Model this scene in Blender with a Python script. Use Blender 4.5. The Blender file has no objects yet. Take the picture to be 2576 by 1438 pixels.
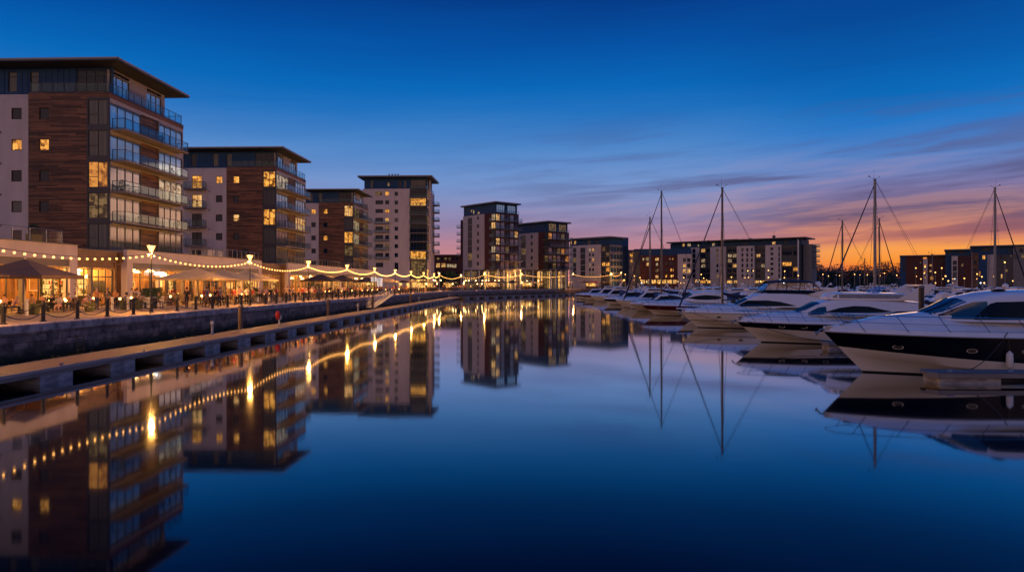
import bpy, bmesh, math, random
import numpy as np
from mathutils import Vector, Matrix
random.seed(7)
S = bpy.context.scene
COL = S.collection
PI = math.pi
F = 1717.0                      # focal length of the photograph in pixels of a 2576-wide copy
YAW = math.radians(2.07)        # the view axis is turned a little left of the quay, which runs along +Y
EYE = 4.2                       # eye above the water
DECK = 2.05                     # promenade above the water
CY, SY = math.cos(YAW), math.sin(YAW)

def c2w(xc, d):                 # lateral / depth from the viewpoint -> world x, y
    return (xc*CY - d*SY, xc*SY + d*CY)
def at(px, d):
    return c2w((px-1288.0)/F*d, d)
def zat(py, d):
    return EYE + (713.0-py)/F*d
def slope(px):
    a = (px-1288.0)/F; t = math.tan(YAW)
    return (a-t)/(1+a*t)
def y_on(px, X):                # y where the sight line of px meets the line x = X
    return X/slope(px)
def depth(x, y):
    return -x*SY + y*CY

# ------------------------------------------------------------------ mesh builder
class MB:
    def __init__(s): s.v=[]; s.f=[]; s.m=[]; s.uv=None
    def add(s, vs, fs, mi=0):
        o=len(s.v); s.v += [tuple(p) for p in vs]
        for f in fs: s.f.append(tuple(i+o for i in f)); s.m.append(mi)
        return s
    def quad(s,a,b,c,d,mi=0): return s.add([a,b,c,d],[(0,1,2,3)],mi)
    def box(s,x0,y0,z0,x1,y1,z1,mi=0):
        if x0>x1: x0,x1=x1,x0
        if y0>y1: y0,y1=y1,y0
        if z0>z1: z0,z1=z1,z0
        vs=[(x0,y0,z0),(x1,y0,z0),(x1,y1,z0),(x0,y1,z0),(x0,y0,z1),(x1,y0,z1),(x1,y1,z1),(x0,y1,z1)]
        return s.add(vs,[(0,3,2,1),(4,5,6,7),(0,1,5,4),(1,2,6,5),(2,3,7,6),(3,0,4,7)],mi)
    def tube(s,pts,r,n=6,mi=0,cap=True):
        pts=[Vector(p) for p in pts]; k=len(pts)
        rs=r if isinstance(r,(list,tuple)) else [r]*k
        vs=[]; fs=[]
        up=None
        for i,p in enumerate(pts):
            t=(pts[min(i+1,k-1)]-pts[max(i-1,0)])
            if t.length<1e-9: t=Vector((0,0,1))
            t.normalize()
            if up is None or abs(up.dot(t))>.98:
                up=Vector((0,0,1)) if abs(t.z)<.9 else Vector((1,0,0))
            a=t.cross(up).normalized(); b=a.cross(t).normalized(); up=b
            for j in range(n):
                q=2*PI*j/n; vs.append(p+(a*math.cos(q)+b*math.sin(q))*rs[i])
        for i in range(k-1):
            for j in range(n):
                fs.append((i*n+j,i*n+(j+1)%n,(i+1)*n+(j+1)%n,(i+1)*n+j))
        if cap: fs += [tuple(range(n-1,-1,-1)), tuple((k-1)*n+j for j in range(n))]
        return s.add(vs,fs,mi)
    def lathe(s,prof,n=12,c=(0,0,0),mi=0,a0=0,a1=2*PI):
        vs=[];fs=[];full=abs(a1-a0-2*PI)<1e-6; m=n if full else n+1
        for r,z in prof:
            for j in range(m):
                q=a0+(a1-a0)*j/n; vs.append((c[0]+r*math.cos(q),c[1]+r*math.sin(q),c[2]+z))
        for i in range(len(prof)-1):
            for j in range(n):
                k=(j+1)%m; fs.append((i*m+j,i*m+k,(i+1)*m+k,(i+1)*m+j))
        return s.add(vs,fs,mi)
    def grid(s,rows,mi=0,closed=False):
        n=len(rows[0]); vs=[p for r in rows for p in r]; fs=[]
        for i in range(len(rows)-1):
            for j in range(n if closed else n-1):
                k=(j+1)%n; fs.append((i*n+j,i*n+k,(i+1)*n+k,(i+1)*n+j))
        return s.add(vs,fs,mi)
    def prism(s,poly,h0,h1,axis='z',mi=0):
        n=len(poly)
        def P(p,h): return (p[0],p[1],h) if axis=='z' else ((p[0],h,p[1]) if axis=='y' else (h,p[0],p[1]))
        vs=[P(p,h0) for p in poly]+[P(p,h1) for p in poly]
        fs=[tuple(range(n-1,-1,-1)),tuple(range(n,2*n))]+[(i,(i+1)%n,n+(i+1)%n,n+i) for i in range(n)]
        return s.add(vs,fs,mi)
    def ico(s,c,r,mi=0,sz=(1,1,1)):
        t=(1+5**.5)/2; V=[(-1,t,0),(1,t,0),(-1,-t,0),(1,-t,0),(0,-1,t),(0,1,t),(0,-1,-t),(0,1,-t),(t,0,-1),(t,0,1),(-t,0,-1),(-t,0,1)]
        L=(1+t*t)**.5; V=[(c[0]+x/L*r*sz[0],c[1]+y/L*r*sz[1],c[2]+z/L*r*sz[2]) for x,y,z in V]
        Fc=[(0,11,5),(0,5,1),(0,1,7),(0,7,10),(0,10,11),(1,5,9),(5,11,4),(11,10,2),(10,7,6),(7,1,8),(3,9,4),(3,4,2),(3,2,6),(3,6,8),(3,8,9),(4,9,5),(2,4,11),(6,2,10),(8,6,7),(9,8,1)]
        return s.add(V,Fc,mi)
    def dome(s,c,r,mi=0,n=12,m=7,sz=(1,1,1),q0=-PI/2):
        prof=[(r*math.cos(q0+(PI/2-q0)*i/m)*1.0, r*math.sin(q0+(PI/2-q0)*i/m)*sz[2]) for i in range(m+1)]
        prof[-1]=(0.001,prof[-1][1]); return s.lathe(prof,n,c,mi)
    def mesh(s,name,mats,smooth=None,fix=True):
        me=bpy.data.meshes.new(name); me.from_pydata(s.v,[],s.f)
        for m in (mats if isinstance(mats,(list,tuple)) else [mats]): me.materials.append(m)
        if s.m and max(s.m)>0: me.polygons.foreach_set('material_index',s.m)
        if fix:
            b=bmesh.new(); b.from_mesh(me); bmesh.ops.recalc_face_normals(b,faces=b.faces); b.to_mesh(me); b.free()
        if s.uv:
            uvl=me.uv_layers.new(name='UVMap')
            for l in me.loops: uvl.data[l.index].uv=s.uv[l.vertex_index]
        if smooth:
            me.polygons.foreach_set('use_smooth',[True]*len(me.polygons)); me.set_sharp_from_angle(angle=math.radians(smooth))
        me.update(); return me
    def build(s,name,mats,parent=None,loc=(0,0,0),rz=0,smooth=None,fix=True):
        return obj(name,s.mesh(name,mats,smooth,fix),parent,loc,rz)

def obj(name,me,parent=None,loc=(0,0,0),rz=0):
    o=bpy.data.objects.new(name,me); COL.objects.link(o)
    o.location=loc
    if rz: o.rotation_euler=(0,0,rz)
    if parent is not None: o.parent=parent
    return o
def tag(o,label,cat,group=None):
    o['label']=label; o['category']=cat
    if group: o['group']=group
    return o
def thing(name,label,cat,loc=(0,0,0),rz=0,group=None):
    o=bpy.data.objects.new(name,None); COL.objects.link(o); o.empty_display_size=.2
    o.location=loc; o.rotation_euler=(0,0,rz)
    return tag(o,label,cat,group)
def structure(o): o['kind']='structure'; return o
def stuff(o): o['kind']='stuff'; return o
KIDS={}
def kids(o):
    return [c for c in o.children]
def dup(root,loc,rz=0,label=None,group=None,scale=None):
    def cp(o,parent):
        c=o.copy(); COL.objects.link(c)
        if parent is not None: c.parent=parent
        for ch in o.children: cp(ch,c)
        return c
    r=cp(root,None); r.location=loc; r.rotation_euler=(0,0,rz)
    if label: r['label']=label
    if group: r['group']=group
    if scale: r.scale=(scale,)*3 if not isinstance(scale,tuple) else scale
    return r
ORD=['first','second','third','fourth','fifth','sixth','seventh','eighth','ninth','tenth','eleventh','twelfth','thirteenth','fourteenth','fifteenth','sixteenth','seventeenth','eighteenth','nineteenth','twentieth']
def ordw(i):                    # 0 -> first
    if i<20: return ORD[i]
    return ['twenty','thirty','forty','fifty','sixty','seventy'][(i+1)//10-2]+('-'+ORD[(i+1)%10-1] if (i+1)%10 else 'th').replace('yth','ieth')

# ------------------------------------------------------------------ materials
def lin(r,g,b):
    f=lambda c:(c/255/12.92) if c/255<=.04045 else ((c/255+.055)/1.055)**2.4
    return (f(r),f(g),f(b),1)
def rgb(*c): return (c[0],c[1],c[2],1)
class NT:
    def __init__(s,m): s.t=m.node_tree; s.n=s.t.nodes; s.l=s.t.links
    def new(s,k,**kw):
        n=s.n.new(k)
        for a,b in kw.items():
            if a=='ins':
                for i,v in b.items():
                    if hasattr(v,'is_output') or isinstance(v,bpy.types.NodeSocket): s.l.new(v,n.inputs[i])
                    else: n.inputs[i].default_value=v
            else: setattr(n,a,b)
        return n
    def ramp(s,fac,stops,interp='LINEAR'):
        n=s.new('ShaderNodeValToRGB'); cr=n.color_ramp; cr.interpolation=interp
        while len(cr.elements)>1: cr.elements.remove(cr.elements[-1])
        cr.elements[0].position=stops[0][0]; cr.elements[0].color=stops[0][1]
        for p,c in stops[1:]:
            e=cr.elements.new(p); e.color=c
        if fac is not None: s.l.new(fac,n.inputs[0])
        return n
    def mix(s,fac,a,b,blend='MIX'):
        n=s.new('ShaderNodeMix'); n.data_type='RGBA'; n.blend_type=blend
        for i,v in ((0,fac),(6,a),(7,b)):
            if isinstance(v,bpy.types.NodeSocket): s.l.new(v,n.inputs[i])
            else: n.inputs[i].default_value=v
        return n.outputs[2]
    def math(s,op,a,b=None,c=None):
        n=s.new('ShaderNodeMath'); n.operation=op
        for i,v in enumerate((a,b,c)):
            if v is None: continue
            if isinstance(v,bpy.types.NodeSocket): s.l.new(v,n.inputs[i])
            else: n.inputs[i].default_value=v
        return n.outputs[0]
def newmat(name):
    m=bpy.data.materials.new(name); m.use_nodes=True
    t=NT(m); b=[n for n in t.n if n.type=='BSDF_PRINCIPLED'][0]
    return m,t,b
def M(name,c1,c2=None,scale=(1,1,1),ns=4,rough=.55,metal=0,bump=0,ior=1.45,emit=None,es=0,detail=5,rr=None,contrast=(.35,.65),coat=0):
    m,t,b=newmat(name)
    b.inputs['Base Color'].default_value=rgb(*c1); b.inputs['Roughness'].default_value=rough
    b.inputs['Metallic'].default_value=metal; b.inputs['IOR'].default_value=ior
    if coat: b.inputs['Coat Weight'].default_value=coat; b.inputs['Coat Roughness'].default_value=.05
    if c2 or bump:
        tc=t.new('ShaderNodeTexCoord'); mp=t.new('ShaderNodeMapping',ins={0:tc.outputs['Object']}); mp.inputs['Scale'].default_value=scale
        nz=t.new('ShaderNodeTexNoise',ins={'Vector':mp.outputs[0],'Scale':ns,'Detail':detail})
        if c2:
            r=t.ramp(nz.outputs[0],[(contrast[0],rgb(*c1)),(contrast[1],rgb(*c2))]); t.l.new(r.outputs[0],b.inputs['Base Color'])
        if rr:
            r2=t.ramp(nz.outputs[0],[(.3,(rr[0],)*3+(1,)),(.7,(rr[1],)*3+(1,))]); t.l.new(r2.outputs[0],b.inputs['Roughness'])
        if bump:
            bp=t.new('ShaderNodeBump',ins={'Height':nz.outputs[0],'Strength':bump,'Distance':.03}); t.l.new(bp.outputs[0],b.inputs['Normal'])
    if emit:
        b.inputs['Emission Color'].default_value=rgb(*emit); b.inputs['Emission Strength'].default_value=es
    return m
def emitmat(name,c,s):
    m,t,b=newmat(name); b.inputs['Base Color'].default_value=(.02,.02,.02,1); b.inputs['Emission Color'].default_value=rgb(*c); b.inputs['Emission Strength'].default_value=s; b.inputs['Roughness'].default_value=.4
    return m
def litpane(name,c1,c2,s,seed,ns=1.1):
    """lit room behind a pane: brighter and darker patches of furniture, curtain folds, with a glossy pane over it"""
    m,t,b=newmat(name)
    tc=t.new('ShaderNodeTexCoord'); oi=t.new('ShaderNodeObjectInfo')
    off=t.new('ShaderNodeVectorMath'); off.operation='ADD'
    sc=t.new('ShaderNodeVectorMath'); sc.operation='SCALE'; sc.inputs[3].default_value=13.0
    cx=t.new('ShaderNodeCombineXYZ'); t.l.new(oi.outputs['Random'],cx.inputs[0]); t.l.new(oi.outputs['Random'],cx.inputs[2]); t.l.new(cx.outputs[0],sc.inputs[0])
    t.l.new(tc.outputs['Object'],off.inputs[0]); t.l.new(sc.outputs[0],off.inputs[1])
    vo=t.new('ShaderNodeTexVoronoi',ins={'Vector':off.outputs[0],'Scale':ns}); vo.distance='CHEBYCHEV'
    nz=t.new('ShaderNodeTexNoise',ins={'Vector':off.outputs[0],'Scale':ns*1.6,'Detail':3})
    mp=t.new('ShaderNodeMapping',ins={0:off.outputs[0]}); mp.inputs['Scale'].default_value=(7,1,.15)
    cu=t.new('ShaderNodeTexNoise',ins={'Vector':mp.outputs[0],'Scale':1.4,'Detail':2})
    a=t.math('MULTIPLY',t.math('ADD',nz.outputs[0],t.math('MULTIPLY',cu.outputs[0],.7)),.75)
    sepc=t.new('ShaderNodeSeparateColor'); t.l.new(vo.outputs['Color'],sepc.inputs[0])
    a=t.math('ADD',a,t.math('MULTIPLY',t.math('SUBTRACT',sepc.outputs[0],.5),.45))
    r=t.ramp(a,[(.42,rgb(c2[0]*.2,c2[1]*.18,c2[2]*.15)),(.58,rgb(*c2)),(.82,rgb(*c1))])
    t.l.new(r.outputs[0],b.inputs['Emission Color']); b.inputs['Emission Strength'].default_value=s
    b.inputs['Base Color'].default_value=(.03,.025,.02,1); b.inputs['Roughness'].default_value=.06
    return m
# ------------------------------------------------------------------ camera, sky, sun
cam=bpy.data.cameras.new('camera'); co=bpy.data.objects.new('camera',cam); COL.objects.link(co)
co.location=(0,0,EYE); co.rotation_euler=(PI/2,0,YAW)
cam.sensor_width=36; cam.lens=F/2576*36; cam.shift_y=-6/2576; cam.clip_end=8000; cam.clip_start=.1
S.camera=co
S.view_settings.view_transform='Standard'; S.view_settings.look='None'; S.view_settings.exposure=0; S.view_settings.gamma=1
S.render.engine='CYCLES'
try:
    S.cycles.use_denoising=True; S.cycles.max_bounces=8; S.cycles.transparent_max_bounces=10; S.cycles.glossy_bounces=4; S.cycles.diffuse_bounces=3
    S.cycles.sample_clamp_indirect=6; S.cycles.caustics_reflective=False; S.cycles.caustics_refractive=False
    S.cycles.use_adaptive_sampling=True; S.cycles.adaptive_threshold=.01
except Exception: pass

SUN_AZ=math.radians(29.7)       # where the sun has gone down, clockwise from the quay's direction
W=bpy.data.worlds.new('World'); S.world=W; W.use_nodes=True
wt=NT(W); wt.n.clear()
tc=wt.new('ShaderNodeTexCoord'); sep=wt.new('ShaderNodeSeparateXYZ',ins={0:tc.outputs['Generated']})
x,y,z=sep.outputs
el=wt.math('MULTIPLY',wt.math('ARCSINE',z),180/PI)               # elevation in degrees
hl=wt.math('SQRT',wt.math('ADD',wt.math('MULTIPLY',x,x),wt.math('MULTIPLY',y,y)))
cs=wt.math('DIVIDE',wt.math('ADD',wt.math('MULTIPLY',x,math.sin(SUN_AZ)),wt.math('MULTIPLY',y,math.cos(SUN_AZ))),wt.math('MAXIMUM',hl,.001))
ang=wt.math('MULTIPLY',wt.math('ARCCOSINE',wt.math('MINIMUM',wt.math('MAXIMUM',cs,-1.0),1.0)),180/PI)   # degrees from the sunset
# streaky high cloud, laid out by direction
azi=wt.math('MULTIPLY',wt.math('ARCTAN2',x,y),180/PI)
cv=wt.new('ShaderNodeCombineXYZ')
elt=wt.math('ADD',el,wt.math('MULTIPLY',azi,-.055))
wt.l.new(wt.math('MULTIPLY',azi,.055),cv.inputs[0]); wt.l.new(wt.math('MULTIPLY',elt,.62),cv.inputs[1])
n1=wt.new('ShaderNodeTexNoise',ins={'Vector':cv.outputs[0],'Scale':.62,'Detail':7,'Roughness':.55,'Distortion':.5})
n2=wt.new('ShaderNodeTexNoise',ins={'Vector':cv.outputs[0],'Scale':1.9,'Detail':5,'Roughness':.6,'Distortion':.3})
cl=wt.math('ADD',wt.math('MULTIPLY',n1.outputs[0],.72),wt.math('MULTIPLY',n2.outputs[0],.28))
wob=wt.math('ADD',el,wt.math('MULTIPLY',wt.math('SUBTRACT',cl,.5),2.6))   # cloud sheets shift the colour bands
e30=wt.math('DIVIDE',wt.math('MAXIMUM',wob,0.0),40.0)
e30b=wt.math('DIVIDE',wt.math('MAXIMUM',el,0.0),40.0)
def R(st,f): return wt.ramp(f,[(e/40,lin(*c)) for e,c in st]).outputs[0]
front=R([(0,(206,124,124)),(2.0,(200,130,136)),(3.2,(186,132,146)),(4.8,(152,132,168)),(6.4,(134,142,188)),(8.2,(116,148,204)),(11,(78,134,200)),(13.9,(30,112,190)),(15.8,(5,103,184)),(19,(1,82,165)),(22.5,(1,59,136)),(26,(1,56,138)),(32,(3,54,128)),(40,(18,80,160))],e30)
sunset=R([(0,(176,70,80)),(.6,(200,84,78)),(1.1,(244,124,44)),(1.6,(250,148,46)),(2.4,(250,162,74)),(3.2,(218,134,100)),(4,(160,102,108)),(4.9,(104,82,112)),(5.9,(104,92,130)),(6.8,(126,116,160)),(7.9,(112,126,182)),(9.4,(82,127,194)),(11.4,(36,118,198)),(13.4,(4,106,186)),(16,(1,90,170)),(19.2,(1,72,150)),(24,(1,60,142)),(32,(3,54,128)),(40,(18,80,160))],e30)
behind=R([(0,(158,122,118)),(4,(224,170,154)),(10,(234,182,164)),(17,(198,166,170)),(24,(112,128,170)),(32,(50,92,158)),(40,(18,80,160))],e30b)  # unseen sky behind the viewer, brightened and warmed to fill the scene
mr=wt.new('ShaderNodeMapRange',interpolation_type='SMOOTHSTEP',ins={0:ang,1:21.0,2:3.0}); 
sky=wt.mix(mr.outputs[0],front,sunset)
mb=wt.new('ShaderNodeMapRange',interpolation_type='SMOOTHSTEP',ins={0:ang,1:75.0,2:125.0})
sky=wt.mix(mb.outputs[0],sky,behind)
# grey-violet cloud bodies
cm=wt.new('ShaderNodeMapRange',interpolation_type='SMOOTHSTEP',ins={0:cl,1:.47,2:.585})
band=wt.ramp(e30b,[(0,(0,0,0,1)),(2/40,(.15,.15,.15,1)),(5/40,(.75,.75,.75,1)),(9/40,(.8,.8,.8,1)),(12.5/40,(.35,.35,.35,1)),(15/40,(0,0,0,1))]).outputs[0]
ccol=wt.ramp(e30b,[(0,lin(150,70,80)),(3.5/40,lin(140,84,96)),(6/40,lin(92,78,116)),(10/40,lin(88,96,146)),(16/40,lin(30,84,160))]).outputs[0]
rgtl=wt.new('ShaderNodeMapRange',ins={0:ang,1:40.0,2:14.0,3:.06,4:1.0})
fac=wt.math('MULTIPLY',wt.math('MULTIPLY',cm.outputs[0],band),wt.math('MULTIPLY',rgtl.outputs[0],.95))
sky=wt.mix(fac,sky,ccol)
# bright lit edges
lm=wt.new('ShaderNodeMapRange',interpolation_type='SMOOTHSTEP',ins={0:cl,1:.49,2:.39})
lc=wt.ramp(e30b,[(0,lin(250,150,80)),(4/40,lin(244,160,110)),(7/40,lin(196,158,176)),(12/40,lin(120,150,205))]).outputs[0]
band2=wt.ramp(e30b,[(0,(0,0,0,1)),(1.5/40,(.5,.5,.5,1)),(4/40,(1,1,1,1)),(7.5/40,(.7,.7,.7,1)),(11/40,(0,0,0,1))]).outputs[0]
fl=wt.math('MULTIPLY',wt.math('MULTIPLY',lm.outputs[0],band2),wt.math('MULTIPLY',rgtl.outputs[0],.42))
sky=wt.mix(fl,sky,lc)
gnd=wt.new('ShaderNodeMapRange',ins={0:el,1:-.4,2:0.0})
sky=wt.mix(gnd.outputs[0],(.01,.012,.02,1),sky)
ns=wt.new('ShaderNodeTexSky'); ns.sky_type='NISHITA'; ns.sun_disc=False; ns.sun_elevation=math.radians(-2.5); ns.sun_rotation=SUN_AZ
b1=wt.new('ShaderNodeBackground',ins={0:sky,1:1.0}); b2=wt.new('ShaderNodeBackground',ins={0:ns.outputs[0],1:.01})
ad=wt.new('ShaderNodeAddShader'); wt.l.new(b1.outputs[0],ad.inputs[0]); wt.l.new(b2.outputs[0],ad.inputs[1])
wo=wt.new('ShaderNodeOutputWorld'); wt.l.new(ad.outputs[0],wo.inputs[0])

sl=bpy.data.lights.new('sun','SUN'); so=bpy.data.objects.new('sun',sl); COL.objects.link(so)
sl.energy=.06; sl.angle=math.radians(12); sl.color=(1,.55,.3)     # the last glow of a sun already down
so.rotation_euler=Vector((-math.sin(SUN_AZ)*math.cos(.05),-math.cos(SUN_AZ)*math.cos(.05),-math.sin(.05))).to_track_quat('-Z','Y').to_euler()

# ------------------------------------------------------------------ materials of the place
def water_mat():
    m,t,b=newmat('water')
    b.inputs['Base Color'].default_value=(.001,.004,.011,1); b.inputs['Roughness'].default_value=.3; b.inputs['Specular IOR Level'].default_value=0
    g=t.new('ShaderNodeNewGeometry'); mp=t.new('ShaderNodeMapping',ins={0:g.outputs['Position']}); mp.inputs['Scale'].default_value=(.5,1.0,1)
    n=t.new('ShaderNodeTexNoise',ins={'Vector':mp.outputs[0],'Scale':1.7,'Detail':3,'Roughness':.5})
    n2=t.new('ShaderNodeTexNoise',ins={'Vector':mp.outputs[0],'Scale':.1,'Detail':2})
    h=t.math('ADD',t.math('MULTIPLY',n.outputs[0],.3),t.math('MULTIPLY',n2.outputs[0],1.0))
    bp=t.new('ShaderNodeBump',ins={'Height':h,'Strength':.02,'Distance':.1})
    gl=t.new('ShaderNodeBsdfGlossy',ins={'Color':(.93,.96,1,1),'Roughness':.042}); t.l.new(bp.outputs[0],gl.inputs['Normal'])
    lw=t.new('ShaderNodeLayerWeight',ins={0:.5})
    r=t.ramp(lw.outputs['Facing'],[(0,(.03,)*3+(1,)),(.45,(.06,)*3+(1,)),(.61,(.085,)*3+(1,)),(.70,(.19,)*3+(1,)),(.79,(.44,)*3+(1,)),(.88,(.80,)*3+(1,)),(1,(.97,)*3+(1,))])
    mx=t.new('ShaderNodeMixShader'); t.l.new(r.outputs[0],mx.inputs[0]); t.l.new(b.outputs[0],mx.inputs[1]); t.l.new(gl.outputs[0],mx.inputs[2])
    o=[q for q in t.n if q.type=='OUTPUT_MATERIAL'][0]; t.l.new(mx.outputs[0],o.inputs[0])
    return m
def brick_mat(name,c1,c2,mort,scale,w,h,msize=.012,uv=True,rough=.8,bump=.5,noise=.6,algae=None,bias=0):
    m,t,b=newmat(name); b.inputs['Roughness'].default_value=rough
    tc=t.new('ShaderNodeTexCoord')
    vec=tc.outputs['UV' if uv else 'Object']
    if not uv:
        mp=t.new('ShaderNodeMapping',ins={0:vec}); mp.inputs['Rotation'].default_value=uv_rot; vec=mp.outputs[0]
    br=t.new('ShaderNodeTexBrick',ins={'Vector':vec,'Color1':rgb(*c1),'Color2':rgb(*c2),'Mortar':rgb(*mort),'Scale':scale,'Mortar Size':msize,'Bias':bias,'Brick Width':w,'Row Height':h,'Mortar Smooth':.3})
    nz=t.new('ShaderNodeTexNoise',ins={'Vector':vec,'Scale':1.3,'Detail':7,'Roughness':.65})
    st=t.ramp(nz.outputs[0],[(.32,(.18,.18,.19,1)),(.5,(.8,.8,.8,1)),(.7,(1.5,1.4,1.35,1))])
    col=t.mix(noise,br.outputs[0],st.outputs[0],'MULTIPLY')
    if algae:
        sp=t.new('ShaderNodeSeparateXYZ',ins={0:tc.outputs['UV']})
        n2=t.new('ShaderNodeTexNoise',ins={'Vector':vec,'Scale':.9,'Detail':5})
        k=t.math('ADD',sp.outputs[1],t.math('MULTIPLY',n2.outputs[0],-1.1))
        r=t.new('ShaderNodeMapRange',ins={0:k,1:algae[1],2:algae[0]})
        col=t.mix(r.outputs[0],col,rgb(.012,.018,.01))
    t.l.new(col,b.inputs['Base Color'])
    hh=t.math('ADD',t.math('MULTIPLY',br.outputs['Fac'],-1.0),t.math('MULTIPLY',nz.outputs[0],.6))
    bp=t.new('ShaderNodeBump',ins={'Height':hh,'Strength':bump,'Distance':.02}); t.l.new(bp.outputs[0],b.inputs['Normal'])
    return m
def timber_mat(name,c1,c2,c3,vert=False,board=.14,rough=.6):
    """boards: each board its own tone, long grain streaks, dark joints"""
    m,t,b=newmat(name); b.inputs['Roughness'].default_value=rough
    tc=t.new('ShaderNodeTexCoord'); sp=t.new('ShaderNodeSeparateXYZ',ins={0:tc.outputs['Object']})
    along,across=(sp.outputs[0],sp.outputs[1]) if vert=='deck' else ((sp.outputs[2],sp.outputs[0]) if vert else (sp.outputs[0],sp.outputs[2]))
    row=t.math('FLOOR',t.math('DIVIDE',across,board))
    wn=t.new('ShaderNodeTexWhiteNoise',noise_dimensions='1D'); t.l.new(row,wn.inputs['W'])
    seg=t.math('FLOOR',t.math('ADD',t.math('DIVIDE',along,3.1),t.math('MULTIPLY',wn.outputs[0],5.0)))
    cv=t.new('ShaderNodeCombineXYZ'); t.l.new(row,cv.inputs[0]); t.l.new(seg,cv.inputs[1])
    w2=t.new('ShaderNodeTexWhiteNoise',noise_dimensions='2D'); t.l.new(cv.outputs[0],w2.inputs['Vector'])
    gv=t.new('ShaderNodeCombineXYZ'); t.l.new(t.math('MULTIPLY',along,.7),gv.inputs[0]); t.l.new(t.math('MULTIPLY',across,9.0),gv.inputs[1]); t.l.new(w2.outputs[0],gv.inputs[2])
    gn=t.new('ShaderNodeTexNoise',ins={'Vector':gv.outputs[0],'Scale':1.5,'Detail':5})
    bl=t.new('ShaderNodeTexNoise',ins={'Vector':tc.outputs['Object'],'Scale':.35,'Detail':3})
    k=t.math('ADD',t.math('MULTIPLY',w2.outputs[0],.45),t.math('ADD',t.math('MULTIPLY',gn.outputs[0],.4),t.math('MULTIPLY',bl.outputs[0],.35)))
    r=t.ramp(k,[(.3,rgb(*c1)),(.6,rgb(*c2)),(.88,rgb(*c3))])
    fr=t.math('FRACT',t.math('DIVIDE',across,board)); j=t.math('LESS_THAN',fr,.1)
    col=t.mix(j,r.outputs[0],rgb(c1[0]*.25,c1[1]*.25,c1[2]*.25)); t.l.new(col,b.inputs['Base Color'])
    bp=t.new('ShaderNodeBump',ins={'Height':t.math('SUBTRACT',gn.outputs[0],j),'Strength':.4,'Distance':.01}); t.l.new(bp.outputs[0],b.inputs['Normal'])
    return m
def glass_mat(name,tint,refl,alpha_tint=(1,1,1)):
    m,t,b=newmat(name); t.n.remove(b)
    g=t.new('ShaderNodeBsdfGlossy',ins={'Color':rgb(*tint),'Roughness':.03}); tr=t.new('ShaderNodeBsdfTransparent',ins={'Color':rgb(*alpha_tint)})
    fr=t.new('ShaderNodeLayerWeight',ins={0:.5}); k=t.math('MINIMUM',t.math('ADD',t.math('MULTIPLY',t.math('POWER',fr.outputs['Facing'],3.0),.6),refl),.95)
    mx=t.new('ShaderNodeMixShader'); t.l.new(k,mx.inputs[0]); t.l.new(tr.outputs[0],mx.inputs[1]); t.l.new(g.outputs[0],mx.inputs[2])
    o=[n for n in t.n if n.type=='OUTPUT_MATERIAL'][0]; t.l.new(mx.outputs[0],o.inputs[0]); return m
MT={}
MT['water']=water_mat()
MT['stone']=brick_mat('quay_stone',(.34,.25,.21),(.15,.115,.10),(.07,.055,.05),1.0,.95,.36,.014,algae=(-.15,.3),noise=.9,bump=.8)
MT['coping']=brick_mat('coping_stone',(.58,.48,.43),(.42,.35,.32),(.10,.085,.08),1.0,1.6,3,.012,noise=.85)
MT['paving']=brick_mat('promenade_paving',(.38,.27,.155),(.30,.21,.125),(.13,.095,.065),1.0,.9,.45,.012,noise=.6,bump=.25)
MT['render']=M('white_render',(.53,.445,.40),(.60,.51,.46),(1,1,.25),.9,rough=.85)
MT['timber']=timber_mat('cedar_cladding',(.034,.014,.0065),(.118,.048,.019),(.27,.12,.05))
MT['brick']=M('red_brick',(.11,.032,.022),(.075,.024,.02),(1,1,1),2.2,rough=.85,bump=.2)
MT['zinc']=M('blue_zinc_cladding',(.010,.05,.125),(.016,.064,.15),(.4,.4,1),1.2,rough=.5,metal=.0,ior=1.3)
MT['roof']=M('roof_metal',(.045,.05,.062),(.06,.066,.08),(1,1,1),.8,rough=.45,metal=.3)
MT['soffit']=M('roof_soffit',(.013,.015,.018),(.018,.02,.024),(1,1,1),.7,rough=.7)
MT['frame']=M('dark_grey_frame',(.05,.052,.06),rough=.4,metal=.3)
MT['pale_frame']=M('pale_grey_frame',(.32,.29,.29),rough=.5)
MT['brown_frame']=M('brown_window_frame',(.05,.028,.022),rough=.5)
MT['slab']=M('balcony_slab',(.17,.155,.15),(.21,.19,.18),(1,1,1),1,rough=.7)
MT['steel']=M('galvanised_rail',(.27,.27,.28),rough=.35,metal=.7)
MT['black']=M('black_iron',(.012,.012,.013),(.02,.019,.019),(1,1,1),6,rough=.4,bump=.1)
MT['pane']=M('dark_glass',(.004,.016,.036),rough=.03,ior=1.36)
MT['pane_curtain']=M('glass_with_blind',(.06,.068,.068),(.12,.125,.115),(9,1,.1),1.2,rough=.08,ior=1.4)
MT['mirror_pane']=M('reflective_glass',(.55,.76,.74),(.62,.80,.77),(.6,.6,.6),.7,rough=.05,metal=.5,ior=1.6)
MT['mirror_pale']=M('reflective_glass_with_curtain',(.24,.25,.26),(.36,.34,.33),(8,1,.1),1.0,rough=.07,metal=.5)
MT['rail_glass']=glass_mat('balustrade_glass',(.72,.95,1),.03,(.74,.84,.86))
MT['shop_glass']=glass_mat('shop_glass',(.9,.95,1),.02,(.92,.92,.9))
MT['lit_a']=litpane('lit_window_amber',(1.0,.44,.075),(.50,.18,.022),1.15,1,2.0)
MT['lit_b']=litpane('lit_window_warm',(1.0,.55,.19),(.55,.25,.06),.95,2,2.0)
MT['lit_c']=litpane('lit_window_pale',(.80,.60,.36),(.36,.22,.10),.62,3,2.4)
MT['lit_dim']=litpane('dim_lit_window',(.36,.22,.08),(.13,.075,.025),.5,4,2.0)
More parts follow.
